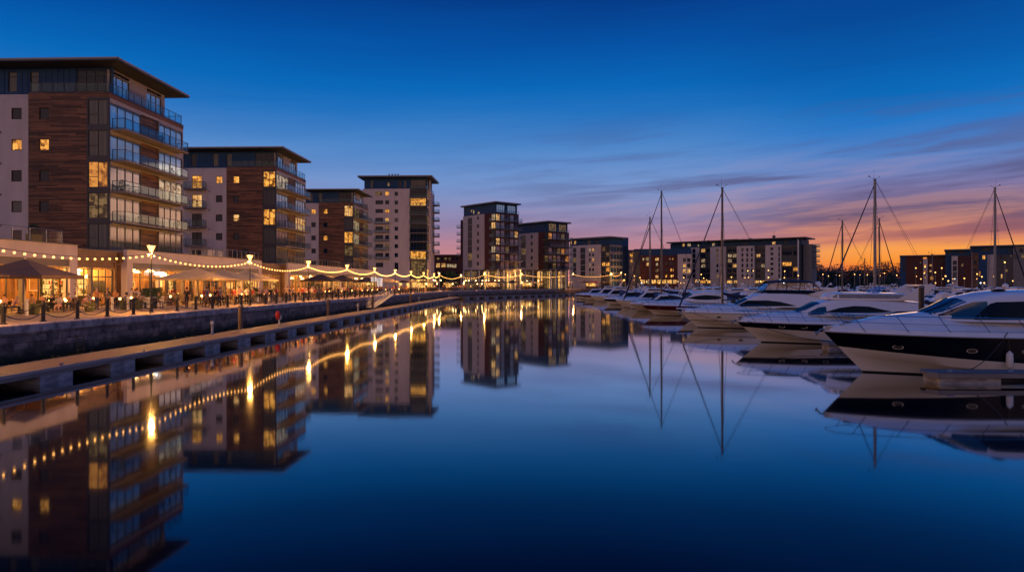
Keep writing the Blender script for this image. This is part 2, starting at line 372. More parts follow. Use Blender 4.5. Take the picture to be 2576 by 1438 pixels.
MT['lit_orange']=litpane('lit_window_orange',(.95,.36,.06),(.42,.13,.018),.75,5,1.6)
MT['shop_lit']=litpane('lit_shop_window',(1.0,.56,.15),(.42,.17,.03),1.5,6,2.6)
MT['bulb']=emitmat('festoon_bulb',(1,.42,.09),6.5)
MT['bulb_far']=emitmat('festoon_bulb_bright',(1,.43,.09),6.5)
MT['lamp']=emitmat('street_lamp_glass',(1,.44,.09),5)
MT['white_lamp']=emitmat('white_sign_light',(.85,.95,1),3)
MT['pendant']=emitmat('pendant_light',(1,.58,.2),13)
MT['warm_wall']=M('restaurant_wall',(.36,.19,.065),(.17,.085,.03),(3,3,.25),1.3,rough=.7,contrast=(.4,.6))
MT['ceiling']=M('restaurant_ceiling',(.45,.30,.16),rough=.8)
MT['sign_band']=M('grey_fascia_band',(.16,.135,.12),(.19,.16,.145),(1,1,1),.8,rough=.6)
MT['brown_band']=M('brown_fascia_band',(.2,.12,.06),(.26,.16,.085),(1,1,1),.8,rough=.7)
MT['deckwood']=timber_mat('pontoon_decking',(.115,.062,.03),(.165,.095,.048),(.22,.135,.075),vert='deck',board=.145,rough=.7)
MT['float']=M('concrete_float',(.44,.42,.42),(.22,.21,.21),(1,1,2),1.6,rough=.8,bump=.3)
MT['kerb']=M('pontoon_edge',(.17,.155,.15),(.24,.22,.20),(.5,.5,2),2,rough=.6)
MT['pile']=M('timber_pile',(.17,.12,.08),(.09,.065,.045),(3,3,.4),3,rough=.8,bump=.4)
MT['weed']=M('dark_weed',(.010,.014,.008),(.02,.024,.012),(1,1,1),8,rough=.95,bump=1)
MT['leaf']=M('hedge_leaf',(.035,.07,.016),(.06,.10,.024),(1,1,1),6,rough=.6)
MT['darkleaf']=M('dark_leaf',(.022,.045,.016),(.035,.06,.02),(1,1,1),6,rough=.6)
MT['bark']=M('bark',(.05,.035,.025),(.08,.06,.04),(4,4,1),3,rough=.9)
MT['canvas_taupe']=M('taupe_canvas',(.12,.075,.05),(.15,.095,.065),(1,1,1),1.2,rough=.9)
MT['canvas_cream']=M('cream_canvas',(.58,.42,.19),(.66,.49,.24),(1,1,1),1.2,rough=.9)
MT['canvas_dark']=M('dark_canvas',(.035,.025,.03),(.05,.035,.04),(1,1,1),1.2,rough=.9)
MT['wood']=M('varnished_wood',(.15,.075,.03),(.24,.13,.055),(1,1,6),3,rough=.5)
MT['pale_post']=M('pale_post',(.55,.46,.34),rough=.6)
MT['olive']=M('olive_weave',(.085,.09,.03),(.12,.12,.045),(1,1,1),14,rough=.8,bump=.4)
MT['white_paint']=M('white_paint',(.62,.60,.57),rough=.5)
MT['red']=M('red_plastic',(.5,.025,.015),rough=.4)
MT['skin']=M('skin',(.48,.27,.18),rough=.6)
MT['hair']=M('hair',(.05,.028,.016),rough=.7)
MT['far_glow']=emitmat('far_lamp_glow',(1,.46,.11),5)
LAMP_E=5200; SHOP_E=1000
# ------------------------------------------------------------------ ground, quay, water
QX=-27.2                                       # quay edge beside the promenade
far=[c2w(*p) for p in ((-17,206),(-11,223),(10,262),(31,296),(60,288),(100,262),(150,228),(300,195),(900,185))]
edge=[(QX,-40),(QX,60),(QX,120),(QX,176),(QX+.5,186),(QX+1.8,195)]+far
def offset(poly,k):
    out=[]
    for i,p in enumerate(poly):
        a=Vector(poly[max(i-1,0)]); b=Vector(poly[min(i+1,len(poly)-1)]); t=(b-a).normalized()
        out.append((p[0]-t.y*k,p[1]+t.x*k))
    return out                                  # k>0: to the left of travel, i.e. inland
g=MB(); lp=edge+[(3500,185),(3500,5000),(-3500,5000),(-3500,-40)]
g.add([(x_,y_,DECK) for x_,y_ in lp],[tuple(range(len(lp)))])
g.uv=[(x_,y_) for x_,y_ in lp]
me=g.mesh('ground',MT['paving'],fix=False)
b=bmesh.new(); b.from_mesh(me); bmesh.ops.triangulate(b,faces=b.faces); bmesh.ops.recalc_face_normals(b,faces=b.faces); b.to_mesh(me); b.free()
structure(obj('ground',me))
w=MB(); w.quad((-60,-60,0),(3500,-60,0),(3500,420,0),(-60,420,0)); structure(w.build('water',MT['water']))
def strip_along(poly,prof,mi=0):
    """sweep a (offset, z) profile along a line; uv = (distance, z)"""
    m=MB(); m.uv=[]; rows=[]; dist=0
    rows=[offset(poly,k) for k,_ in prof]
    D=[0]
    for i in range(1,len(poly)): D.append(D[-1]+math.dist(poly[i],poly[i-1]))
    vs=[]; uv=[]; acc=[0]
    for i in range(1,len(prof)): acc.append(acc[-1]+math.dist(prof[i],prof[i-1]))
    for j,(k,z_) in enumerate(prof):
        for i in range(len(poly)):
            vs.append((rows[j][i][0],rows[j][i][1],z_)); uv.append((D[i],acc[j] if prof[0][1]>prof[-1][1] else prof[j][1]))
    n=len(poly); fs=[(j*n+i,j*n+i+1,(j+1)*n+i+1,(j+1)*n+i) for j in range(len(prof)-1) for i in range(n-1)]
    m.add(vs,fs); m.uv=uv; return m
def densify(poly,step):
    out=[]
    for a,b_ in zip(poly,poly[1:]):
        n=max(1,int(math.dist(a,b_)/step))
        out += [(a[0]+(b_[0]-a[0])*i/n,a[1]+(b_[1]-a[1])*i/n) for i in range(n)]
    return out+[poly[-1]]
ed=densify(edge,4)
qw=thing('quay_wall','long mossy stone quay wall below the promenade, with pale coping blocks','wall')
strip_along(ed,[(0,-1.5),(0,1.62)]).build('masonry',MT['stone'],qw)
strip_along(ed,[(0,1.60),(-.07,1.60),(-.07,2.0),(-.03,2.06),(.55,2.064),(.55,2.0)]).build('coping',MT['coping'],qw)
# ragged weed and silt at the foot of the wall
wd=MB()
for i in range(2600):
    yy=random.uniform(24,150); h=random.uniform(.08,.32); xx=QX+random.uniform(.02,.9)*(1-.6*h); a=random.uniform(-.5,.5); r_=random.uniform(.06,.2)
    wd.quad((xx-r_*a,yy-r_,-.02),(xx+r_*a,yy+r_,-.02),(xx+r_*a+.05,yy+r_*.6,h),(xx-r_*a+.05,yy-r_*.4,h*.8))
wd.box(QX+.001,20,-.6,QX+1.1,160,.06)
stuff(wd.build('weed',MT['weed'],fix=False))

# ------------------------------------------------------------------ floating walkway
def pontoon(name,label,path_len,width,loc,rz,nfl,first,step,flen=2.0,side=1):
    t=thing(name,label,'pontoon',loc,rz)
    m=MB(); m.box(0,0,.52,-width,path_len,.61); m.build('decking',MT['deckwood'],t)
    m=MB(); m.box(.002,0,.34,.12,path_len,.625); m.build('edge_beam',MT['kerb'],t)
    m=MB(); m.box(.13,0,.50,.17,path_len,.60); m.build('rubbing_strip',MT['pale_frame'],t)
    m=MB(); m.box(-width-.12,0,.34,-width-.002,path_len,.625); m.build('edge_beam',MT['kerb'],t)
    cm=MB(); cm.tube([(-.08,-.15,.70),(-.08,.15,.70)],.025,5); cm.tube([(-.08,-.06,.61),(-.08,-.06,.70)],.022,5); cm.tube([(-.08,.06,.61),(-.08,.06,.70)],.022,5); cme=cm.mesh('cleat',MT['steel'])
    for i in range(int(path_len/6.3)): obj('cleat',cme,t,(0,4+6.3*i,0))
    fl=MB(); fl.box(-width,0,-.5,.10,flen,.335); fm=fl.mesh('float',MT['float'])
    for i in range(nfl):
        y_=first+i*step
        if y_+flen<path_len: obj('float',fm,t,(0,y_,0))
    return t
pontoon('floating_walkway','long timber floating walkway on concrete floats, running beside the quay wall',182.0,2.25,(-20.75,0,0),0,34,8.8,4.72)
a1=c2w(-13.6,186); a2=c2w(31,262)
an=math.atan2(a2[1]-a1[1],a2[0]-a1[0])-PI/2
pontoon('floating_walkway','distant floating walkway turning along the far quay towards the moored boats',math.dist(a1,a2),2.25,(a1[0],a1[1],0),an,16,1.5,5.0)

# gangway between quay and walkway
gw=thing('gangway','sloping metal gangway with lattice handrails from quay down to walkway','gangway')
gy0,gy1,gx0,gx1=100.5,121.5,-24.6,-26.3
gz0,gz1=.66,2.15
m=MB(); m.grid([[(gx0-.6,gy0,gz0),(gx0+.6,gy0,gz0)],[(gx1-.6,gy1,gz1),(gx1+.6,gy1,gz1)]]); m.grid([[(gx0-.6,gy0,gz0-.1),(gx0+.6,gy0,gz0-.1)],[(gx1-.6,gy1,gz1-.1),(gx1+.6,gy1,gz1-.1)]]); m.build('deck',MT['kerb'],gw)
for sx in (-.62,.62):
    m=MB(); P0=Vector((gx0+sx,gy0,gz0)); P1=Vector((gx1+sx,gy1,gz1))
    for h in (-.05,.55,1.15): m.tube([P0+Vector((0,0,h)),P1+Vector((0,0,h))],.028,5)
    for i in range(15):
        a=P0.lerp(P1,i/14); m.tube([a,a+Vector((0,0,1.15))],.02,5)
        if i<14:
            c=P0.lerp(P1,(i+1)/14); m.tube([a+Vector((0,0,.03)),c+Vector((0,0,1.12))],.013,4)
    m.build('handrail',MT['white_paint'],gw)

# ------------------------------------------------------------------ bollards and chains along the edge
BX=-27.75; SP=2.867; LY0=48.9; LSP=17.2
bm=MB(); bm.lathe([(.19,0),(.19,.05),(.15,.07),(.105,.12),(.098,.9),(.12,.92),(.125,.97),(.10,1.0),(.10,1.06),(.085,1.12),(.03,1.15),(.001,1.15)],12)
bmesh_b=bm.mesh('bollard',MT['black'],smooth=40)
LAMPS=[LY0+LSP*i for i in range(-1,9)]
def lname(i): return ('nearest','second nearest','third nearest','fourth nearest','fifth nearest','sixth nearest','seventh nearest','eighth nearest','ninth nearest')[i]
def chain_mesh(dx,dy,sag,name='chain'):
    m=MB(); n=14; pts=[(dx*i/n,dy*i/n,-sag*(1-(2*i/n-1)**2)) for i in range(n+1)]
    m.tube(pts,.026,5); return m.mesh(name,MT['black'],smooth=60)
chm=chain_mesh(0,SP-.2,.30)
k=-5; posts=[]
y_=LY0+SP*k
while y_<192:
    islamp=(k%6==0)
    li=k//6; pos=k%6
    if not islamp:
        o=obj('bollard',bmesh_b,None,(BX,y_,DECK))
        lab=('black iron bollard, %s before the nearest street lamp'%ordw(-k-1)) if k<0 else ('black iron bollard, %s of five beyond the %s street lamp'%(ordw(pos-1),lname(min(li,8))))
        tag(o,lab,'bollard','bollards along the quay edge')
    posts.append((k,y_,islamp)); k+=1; y_=LY0+SP*k
for (k,y_,isl),(k2,y2,_) in zip(posts,posts[1:]):
    if k>36: continue
    where=('in the %s gap before the nearest street lamp'%ordw(-k-1)) if k<0 else ('in the %s gap beyond the %s street lamp'%(ordw(k%6),lname(k//6)))
    for h,wd_ in ((.97,'upper'),(.50,'lower')):
        o=obj('chain',chm,None,(BX,y_+.1,DECK+h)); tag(o,'%s sagging black chain %s'%(wd_,where),'chain','chains between the bollards')
# the far quay carries the same bollards, seen as a row of short posts
fd=densify(offset(edge[5:11],.6),.2); acc=0; last=None
for p,q in zip(fd,fd[1:]):
    acc+=math.dist(p,q)
    if acc>=2.9:
        acc=0; o=obj('bollard',bmesh_b,None,(q[0],q[1],DECK)); tag(o,'small distant bollard in the row along the curved far quay','bollard','bollards along the far quay')

# ------------------------------------------------------------------ street lamps and festoon lights
def lamp_proto(h=4.95):
    t=thing('street_lamp','x','street lamp')
    m=MB(); m.lathe([(.16,0),(.16,.06),(.105,.12),(.095,1.0),(.075,1.08),(.055,1.2),(.048,h-.62),(.07,h-.6),(.07,h-.52),(.04,h-.5)],10); m.build('post',MT['black'],t,smooth=40)
    m=MB(); m.lathe([(.09,h-.50),(.13,h-.40),(.26,h-.08),(.28,h-.05)],16); m.build('lamp_shade',MT['lamp'],t,smooth=60)
    m=MB(); m.lathe([(.29,h-.05),(.40,h-.03),(.38,h),(.12,h+.06),(.04,h+.12),(.001,h+.13)],16); m.build('lamp_cap',MT['black'],t,smooth=40)
    return t
def point(parent,z,e,r=.1,col=(1,.43,.085)):
    l=bpy.data.lights.new('lamp_light','POINT'); l.energy=e; l.shadow_soft_size=r; l.color=col
    o=bpy.data.objects.new('lamp_light',l); COL.objects.link(o); o.parent=parent; o.location=(0,0,z); return o
LX=-28.15
LP=lamp_proto(); point(LP,4.2,LAMP_E)
for i,ly in enumerate(LAMPS):
    lab='%s street lamp along the quay edge, tall black post with glowing funnel head'%(lname(i-1) if i>1 else 'nearest')
    if i==0: continue
    if i==1: LP.location=(LX,ly,DECK); LP['label']=lab; LP['group']='street lamps along the promenade'
    else: dup(LP,(LX,ly,DECK),0,lab,'street lamps along the promenade')
dup(LP,(LX,LAMPS[0],DECK),0,'street lamp at the near end of the promenade, before all the bollards','street lamps along the promenade')
def festoon(name,label,A,B,sag,n,r,mat,group,drop=.13):
    A=Vector(A); B=Vector(B); t=thing(name,label,'string lights',A,0,group)
    P=lambda f:(B-A)*f+Vector((0,0,-sag*(1-(2*f-1)**2)))
    m=MB(); m.tube([P(i/20) for i in range(21)],.018,4); m.build('cable',MT['black'],t)
    bmh=MB(); bmh.ico((0,0,0),r); me=bmh.mesh('bulb',mat,smooth=180)
    for i in range(n):
        p=P((i+.5)/n); obj('bulb',me,t,p+Vector((0,0,-drop)))
    return t
zs=DECK+4.34
for i in range(len(LAMPS)-1):
    r_=.072 if i<3 else (.085 if i<5 else .10)
    where='the nearest street lamp' if i==0 else 'the %s and %s street lamps'%(lname(i-1),lname(i))
    festoon('string_light',('string of warm bulbs reaching %s' if i==0 else 'sagging string of warm bulbs between %s')%where,(LX,LAMPS[i],zs),(LX,LAMPS[i+1],zs),.60+.06*(i*7%3-1),23,r_,MT['bulb'] if i<4 else MT['bulb_far'],'festoon lights along the promenade')
# ------------------------------------------------------------------ walls with real openings, windows
def wall_mesh(u0,u1,z0,z1,holes,mat,t=.22,name='wall'):
    m=MB()
    us=sorted({u0,u1,*[h[0] for h in holes],*[h[1] for h in holes]}); zs_=sorted({z0,z1,*[h[2] for h in holes],*[h[3] for h in holes]})
    us=[u for u in us if u0-1e-6<=u<=u1+1e-6]; zs_=[q for q in zs_ if z0-1e-6<=q<=z1+1e-6]
    inh=lambda u,q:any(h[0]<u<h[1] and h[2]<q<h[3] for h in holes)
    for a,b_ in zip(us,us[1:]):
        for c,d in zip(zs_,zs_[1:]):
            if b_-a<1e-5 or d-c<1e-5 or inh((a+b_)/2,(c+d)/2): continue
            m.quad((a,0,c),(b_,0,c),(b_,0,d),(a,0,d))
    for a,b_,c,d in [h[:4] for h in holes]:
        m.quad((a,0,c),(a,t,c),(a,t,d),(a,0,d)); m.quad((b_,0,c),(b_,t,c),(b_,t,d),(b_,0,d)); m.quad((a,0,d),(b_,0,d),(b_,t,d),(a,t,d)); m.quad((a,0,c),(b_,0,c),(b_,t,c),(a,t,c))
    # outer returns give the wall its thickness
    for u in (u0,u1): m.quad((u,0,z0),(u,t,z0),(u,t,z1),(u,0,z1))
    m.quad((u0,0,z1),(u1,0,z1),(u1,t,z1),(u0,t,z1)); m.quad((u0,0,z0),(u1,0,z0),(u1,t,z0),(u0,t,z0))
    return m.mesh(name,mat,fix=False)
WC={}
def win_meshes(w,h,cols,split,fm,pm,bar=.07,one=False):
    key=(round(w,2),round(h,2),cols,split,fm,pm,one)
    if key in WC: return WC[key]
    m=MB(); y0,y1=.05,.13
    m.box(0,y0,0,bar,y1,h); m.box(w-bar,y0,0,w,y1,h); m.box(bar,y0,0,w-bar,y1,bar); m.box(bar,y0,h-bar,w-bar,y1,h)
    for i in range(1,cols):
        x_=w*i/cols; m.box(x_-bar/2,y0,bar,x_+bar/2,y1,h-bar)
    if split:
        for kind in split:
            if kind[0]=='t': m.box(bar,y0+.004,h*kind[1]-bar/2,w-bar,y1-.004,h*kind[1]+bar/2)
            if kind[0]=='l': m.box(bar,y0+.004,h*kind[1]-bar/2,w/cols-bar/2,y1-.004,h*kind[1]+bar/2)
    p=MB(); p.quad((.01,.105,.01),(w-.01,.105,.01),(w-.01,.105,h-.01),(.01,.105,h-.01))
    if one:
        m.quad((.01,.105,.01),(w-.01,.105,.01),(w-.01,.105,h-.01),(.01,.105,h-.01),1)
        r=(m.mesh('window',[MT[fm],MT[pm]],fix=False),None)
    else: r=(m.mesh('window',MT[fm]),p.mesh('pane',MT[pm],fix=False))
    WC[key]=r; return r
def face_xf(face,u,z_,off=0):
    # 'g': gable, in the plane y=0 looking to -y; 'f': water front, in the plane x=0 looking to +x
    return ((u,off,z_),0) if face=='g' else ((-off,u,z_),PI/2)
def window(parent,face,u0,u1,z0,z1,pm,cols=1,split=(),fm='frame',off=0,one=False):
    fme,pme=win_meshes(u1-u0,z1-z0,cols,tuple(split),fm,pm,one=one)
    loc,rz=face_xf(face,u0,z0,off)
    o=obj('window',fme,parent,loc,rz)
    if pme: obj('pane',pme,o)
    return o
def wall(parent,face,u0,u1,z0,z1,wins,mat,off=0,name='wall',one=False,t=.22):
    """wins: (u0,u1,z0,z1,pane,cols,split,frame)"""
    me=wall_mesh(u0,u1,z0,z1,wins,MT[mat],t,name)
    loc,rz=face_xf(face,0,0,off); o=obj(name,me,parent,loc,rz)
    for q in wins:
        pm=q[4]; cols=q[5] if len(q)>5 else 1; sp=q[6] if len(q)>6 else (); fm=q[7] if len(q)>7 else 'frame'
        if pm: window(parent,face,q[0],q[1],q[2],q[3],pm,cols,sp,fm,off+.02,one)
    return o
RC={}
def rail_meshes(L,n,h=1.05):
    key=(round(L,2),n,h)
    if key not in RC:
        m=MB()
        m.box(0,-.03,h-.05,L,.03,h); m.box(0,-.015,.08,L,.015,.12)
        for i in range(n+1):
            x_=min(max(L*i/n,.03),L-.03); m.box(x_-.025,-.025,0,x_+.025,.025,h-.05)
        p=MB()
        for i in range(n): p.quad((L*i/n+.06,0,.14),(L*(i+1)/n-.06,0,.14),(L*(i+1)/n-.06,0,h-.09),(L*i/n+.06,0,h-.09))
        RC[key]=(m.mesh('railing',MT['frame']),p.mesh('glass_panel',MT['rail_glass'],fix=False))
    return RC[key]
def rail(parent,loc,rz,L,n,h=1.05):
    a,b_=rail_meshes(L,n,h); o=obj('railing',a,parent,loc,rz); obj('glass_panel',b_,o); return o
def balcony(parent,face,u0,u1,z_,dep,n,near_side=True,far_side=True,thick=.2,off=0):
    """slab with its top at z_, glass balustrade on three sides"""
    m=MB(); m.box(u0,-dep,-thick,u1,0,0)
    loc,rz=face_xf(face,0,z_,off); s=m.build('balcony',MT['slab'],parent,loc,rz)
    rail(s,(u0+.05,-dep+.06,0),0,u1-u0-.1,n)
    if near_side: rail(s,(u0+.06,-.05,0),-PI/2,dep-.12,1)
    if far_side: rail(s,(u1-.06,-.05,0),-PI/2,dep-.12,1)
    return s

FL=[7.5,10.45,13.55,16.7,19.85,22.95]            # floors of the three timber-clad blocks
def timber_block(label,X,Y,Wd,lit,white_balc,seed,name='apartment_building'):
    rnd=random.Random(seed); t=thing(name,label,'apartment building',(X,Y,0),0,'timber clad apartment blocks by the promenade')
    L=14.4
    # white render part of the gable
    wins=[]
    for i in range(5):
        z0=FL[i]+.95
        wins.append((-10.15,-9.05,z0,z0+1.15,lit.get(('w',i),'pane'),1,(),'brown_frame'))
        if white_balc: wins.append((-14.2,-12.5,FL[i]+.12,FL[i]+2.25,lit.get(('b',i),'pane'),2,(),'brown_frame'))
    wall(t,'g',-Wd,-8.35,7.5,22.9,wins,'render',name='white_wall')
    m=MB()
    for i in range(1,6):
        for u in (-11.0,): m.lathe([(.12,0),(.12,.05),(.001,.055)],10,(u,0,0))
    for i in range(1,5):
        vt=MB(); vt.prism([(-11.25+.13*math.cos(q*PI/5),FL[i]-.35+.13*math.sin(q*PI/5)) for q in range(10)],-.05,.02,'y'); vt.build('wall_vent',MT['slab'],t)
    if white_balc:
        for i in range(5): balcony(t,'g',-15.2,-11.7,FL[i]+.05,1.15,3)
    wins=[]
    for i in range(5):
        z0=FL[i]+.95; wins.append((-7.25,-6.2,z0,z0+1.15,lit.get(('t',i),'pane'),1,(),'brown_frame'))
    wall(t,'g',-8.35,-2.3,7.5,23.45,wins,'timber',off=-.03,name='timber_wall')
    # glazed corner
    mb=MB(); mb.box(-2.3,-.04,22.95,0.03,.2,23.45); mb.box(-.17,.2,22.95,0.03,L,23.45); mb.build('timber_band',MT['timber'],t)
    m=MB()
    for i in range(5):
        m.box(-2.28,-.03,FL[i],-.0,.1,FL[i]+.32)
        m.box(-2.28,-.03,FL[i+1]-.2,-.0,.1,FL[i+1]-.002 if i<4 else 22.948)
    m.box(-2.3,-.035,7.5,-2.18,.1,22.948); m.box(-.16,-.035,7.5,.028,.14,22.948)
    m.build('corner_frame',MT['frame'],t)
    for i in range(5):
        window(t,'g',-2.18,-.16,FL[i]+.32,FL[i+1]-.2,lit.get(('c',i),'pane_curtain'),2,(('l',.42),),off=-.02)
    # water front
    wins=[]
    for i in range(5):
        for gi,(a,b_) in enumerate(((.15,5.6),(9.15,14.25))):
            p=lit.get(('f%d'%gi,i), ('mirror_pane' if i>=3 else 'mirror_pale'))
            wins.append((a,b_,FL[i]+.06,FL[i]+2.62,p,4,(('t',.93),)))
        wins.append((5.62,9.13,FL[i]+.02,FL[i+1]-.32,None))
    wall(t,'f',.1,L,7.5,22.94,wins,'pale_frame',off=.02,name='front_wall')
    for i in range(5):
        m=MB(); m.box(5.62,.16,FL[i]+.02,9.13,.3,FL[i+1]-.32); loc,rz=face_xf('f',0,0,.02); o=m.build('timber_panel',MT['timber'],t,loc,rz)
    for i in range(1,5): balcony(t,'f',.35,12.9,FL[i]+.02,1.45,9)
    rail(t,(.06,.4,FL[0]),PI/2,13.6,9)
    # penthouse, set back behind a glass rail
    z0,z1=23.45,26.05
    wins=[(-3.75,-.1,z0+.05,z1-.12,lit.get(('p',0),'pane'),4,(('t',.76),)),(-8.6,-7.7,z0+.3,z1-.25,'pane_curtain',1,(('t',.76),)),(-10.9,-10.0,z0+.3,z1-.25,'pane_curtain',1,(('t',.76),))]
    if white_balc: wins.append((-14.6,-13.7,z0+.3,z1-.25,'pane',1,(('t',.76),)))
    wall(t,'g',-Wd,-.02,z0,z1+.2,wins,'zinc',off=.55,name='penthouse_wall')
    m=MB()
    for i in range(1,26):
        u=-Wd+i*.62
        if any(q[0]-.1<u<q[1]+.1 for q in wins): continue
        m.box(u-.015,.515,z0,u+.015,.55,z1+.1)
    m.build('cladding_seam',MT['zinc'],t)
    wins=[(.8,4.0,z0+.05,z1-.5,'mirror_pane',3,()),(7.2,10.2,z0+.05,z1-.5,'mirror_pane',3,()),(.8,4.0,z1-.42,z1-.08,'pane',3,()),(7.2,10.2,z1-.42,z1-.08,'pane',3,())]
    wall(t,'f',.56,10.9,z0,z1+.2,wins,'pale_frame',off=.35,name='penthouse_wall')
    rail(t,(-8.2,.07,z0),0,8.15,7); rail(t,(-.06,.15,z0),PI/2,13.9,10); rail(t,(-.06,14.1,z0),PI,3,2)
    m=MB(); m.box(-Wd,.32,7.5,-.4,L-.05,23.4); m.box(-Wd,.85,23.4,-.7,10.8,26.2); m.build('core_wall',MT['render'],t)
    # roof: thin metal slab with deep overhang to the water, tapered soffit
    r=MB(); r.box(-Wd-1,-1.0,26.36,1.5,13.0,26.62); r.build('roof',MT['roof'],t)
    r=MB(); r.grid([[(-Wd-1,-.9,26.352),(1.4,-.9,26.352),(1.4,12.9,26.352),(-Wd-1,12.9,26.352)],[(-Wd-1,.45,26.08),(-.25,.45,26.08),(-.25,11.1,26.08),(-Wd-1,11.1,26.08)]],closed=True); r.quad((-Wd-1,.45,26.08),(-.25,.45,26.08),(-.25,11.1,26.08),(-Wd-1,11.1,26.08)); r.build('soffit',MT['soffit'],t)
    r=MB(); r.box(-Wd-1,-1.03,26.50,1.53,-1.002,26.66); r.box(1.502,-1.03,26.50,1.53,13.02,26.66); r.build('gutter',MT['pale_frame'],t)
    return t
timber_block('nearest timber and white apartment block, its top floor under a deep flat roof',-43,67.2,17.5,
  {('w',3):'lit_a',('t',3):'lit_a',('c',2):'lit_orange',('c',1):'lit_dim',('f1',2):'lit_c',('w',1):'pane_curtain',('w',2):'pane'},False,1)
timber_block('second timber and white apartment block along the quay, with white-wall balconies',-43,111.3,20,
  {('w',4):'lit_a',('t',4):'lit_a',('c',4):'lit_a',('b',4):'lit_a',('b',3):'lit_b',('t',2):'lit_b',('c',2):'lit_a',('f0',4):'lit_c',('f1',2):'lit_b',('c',1):'pane_curtain',('p',0):'pane'},True,2)
timber_block('third timber clad apartment block, partly in front of the tall white tower',-43.6,161,18,
  {('w',4):'lit_a',('t',4):'lit_a',('t',2):'lit_a',('c',4):'lit_b',('c',2):'lit_a',('c',3):'pane_curtain',('c',1):'lit_dim',('f0',2):'lit_c',('f0',4):'lit_dim',('f1',3):'lit_dim',('f0',3):'lit_c'},False,3)

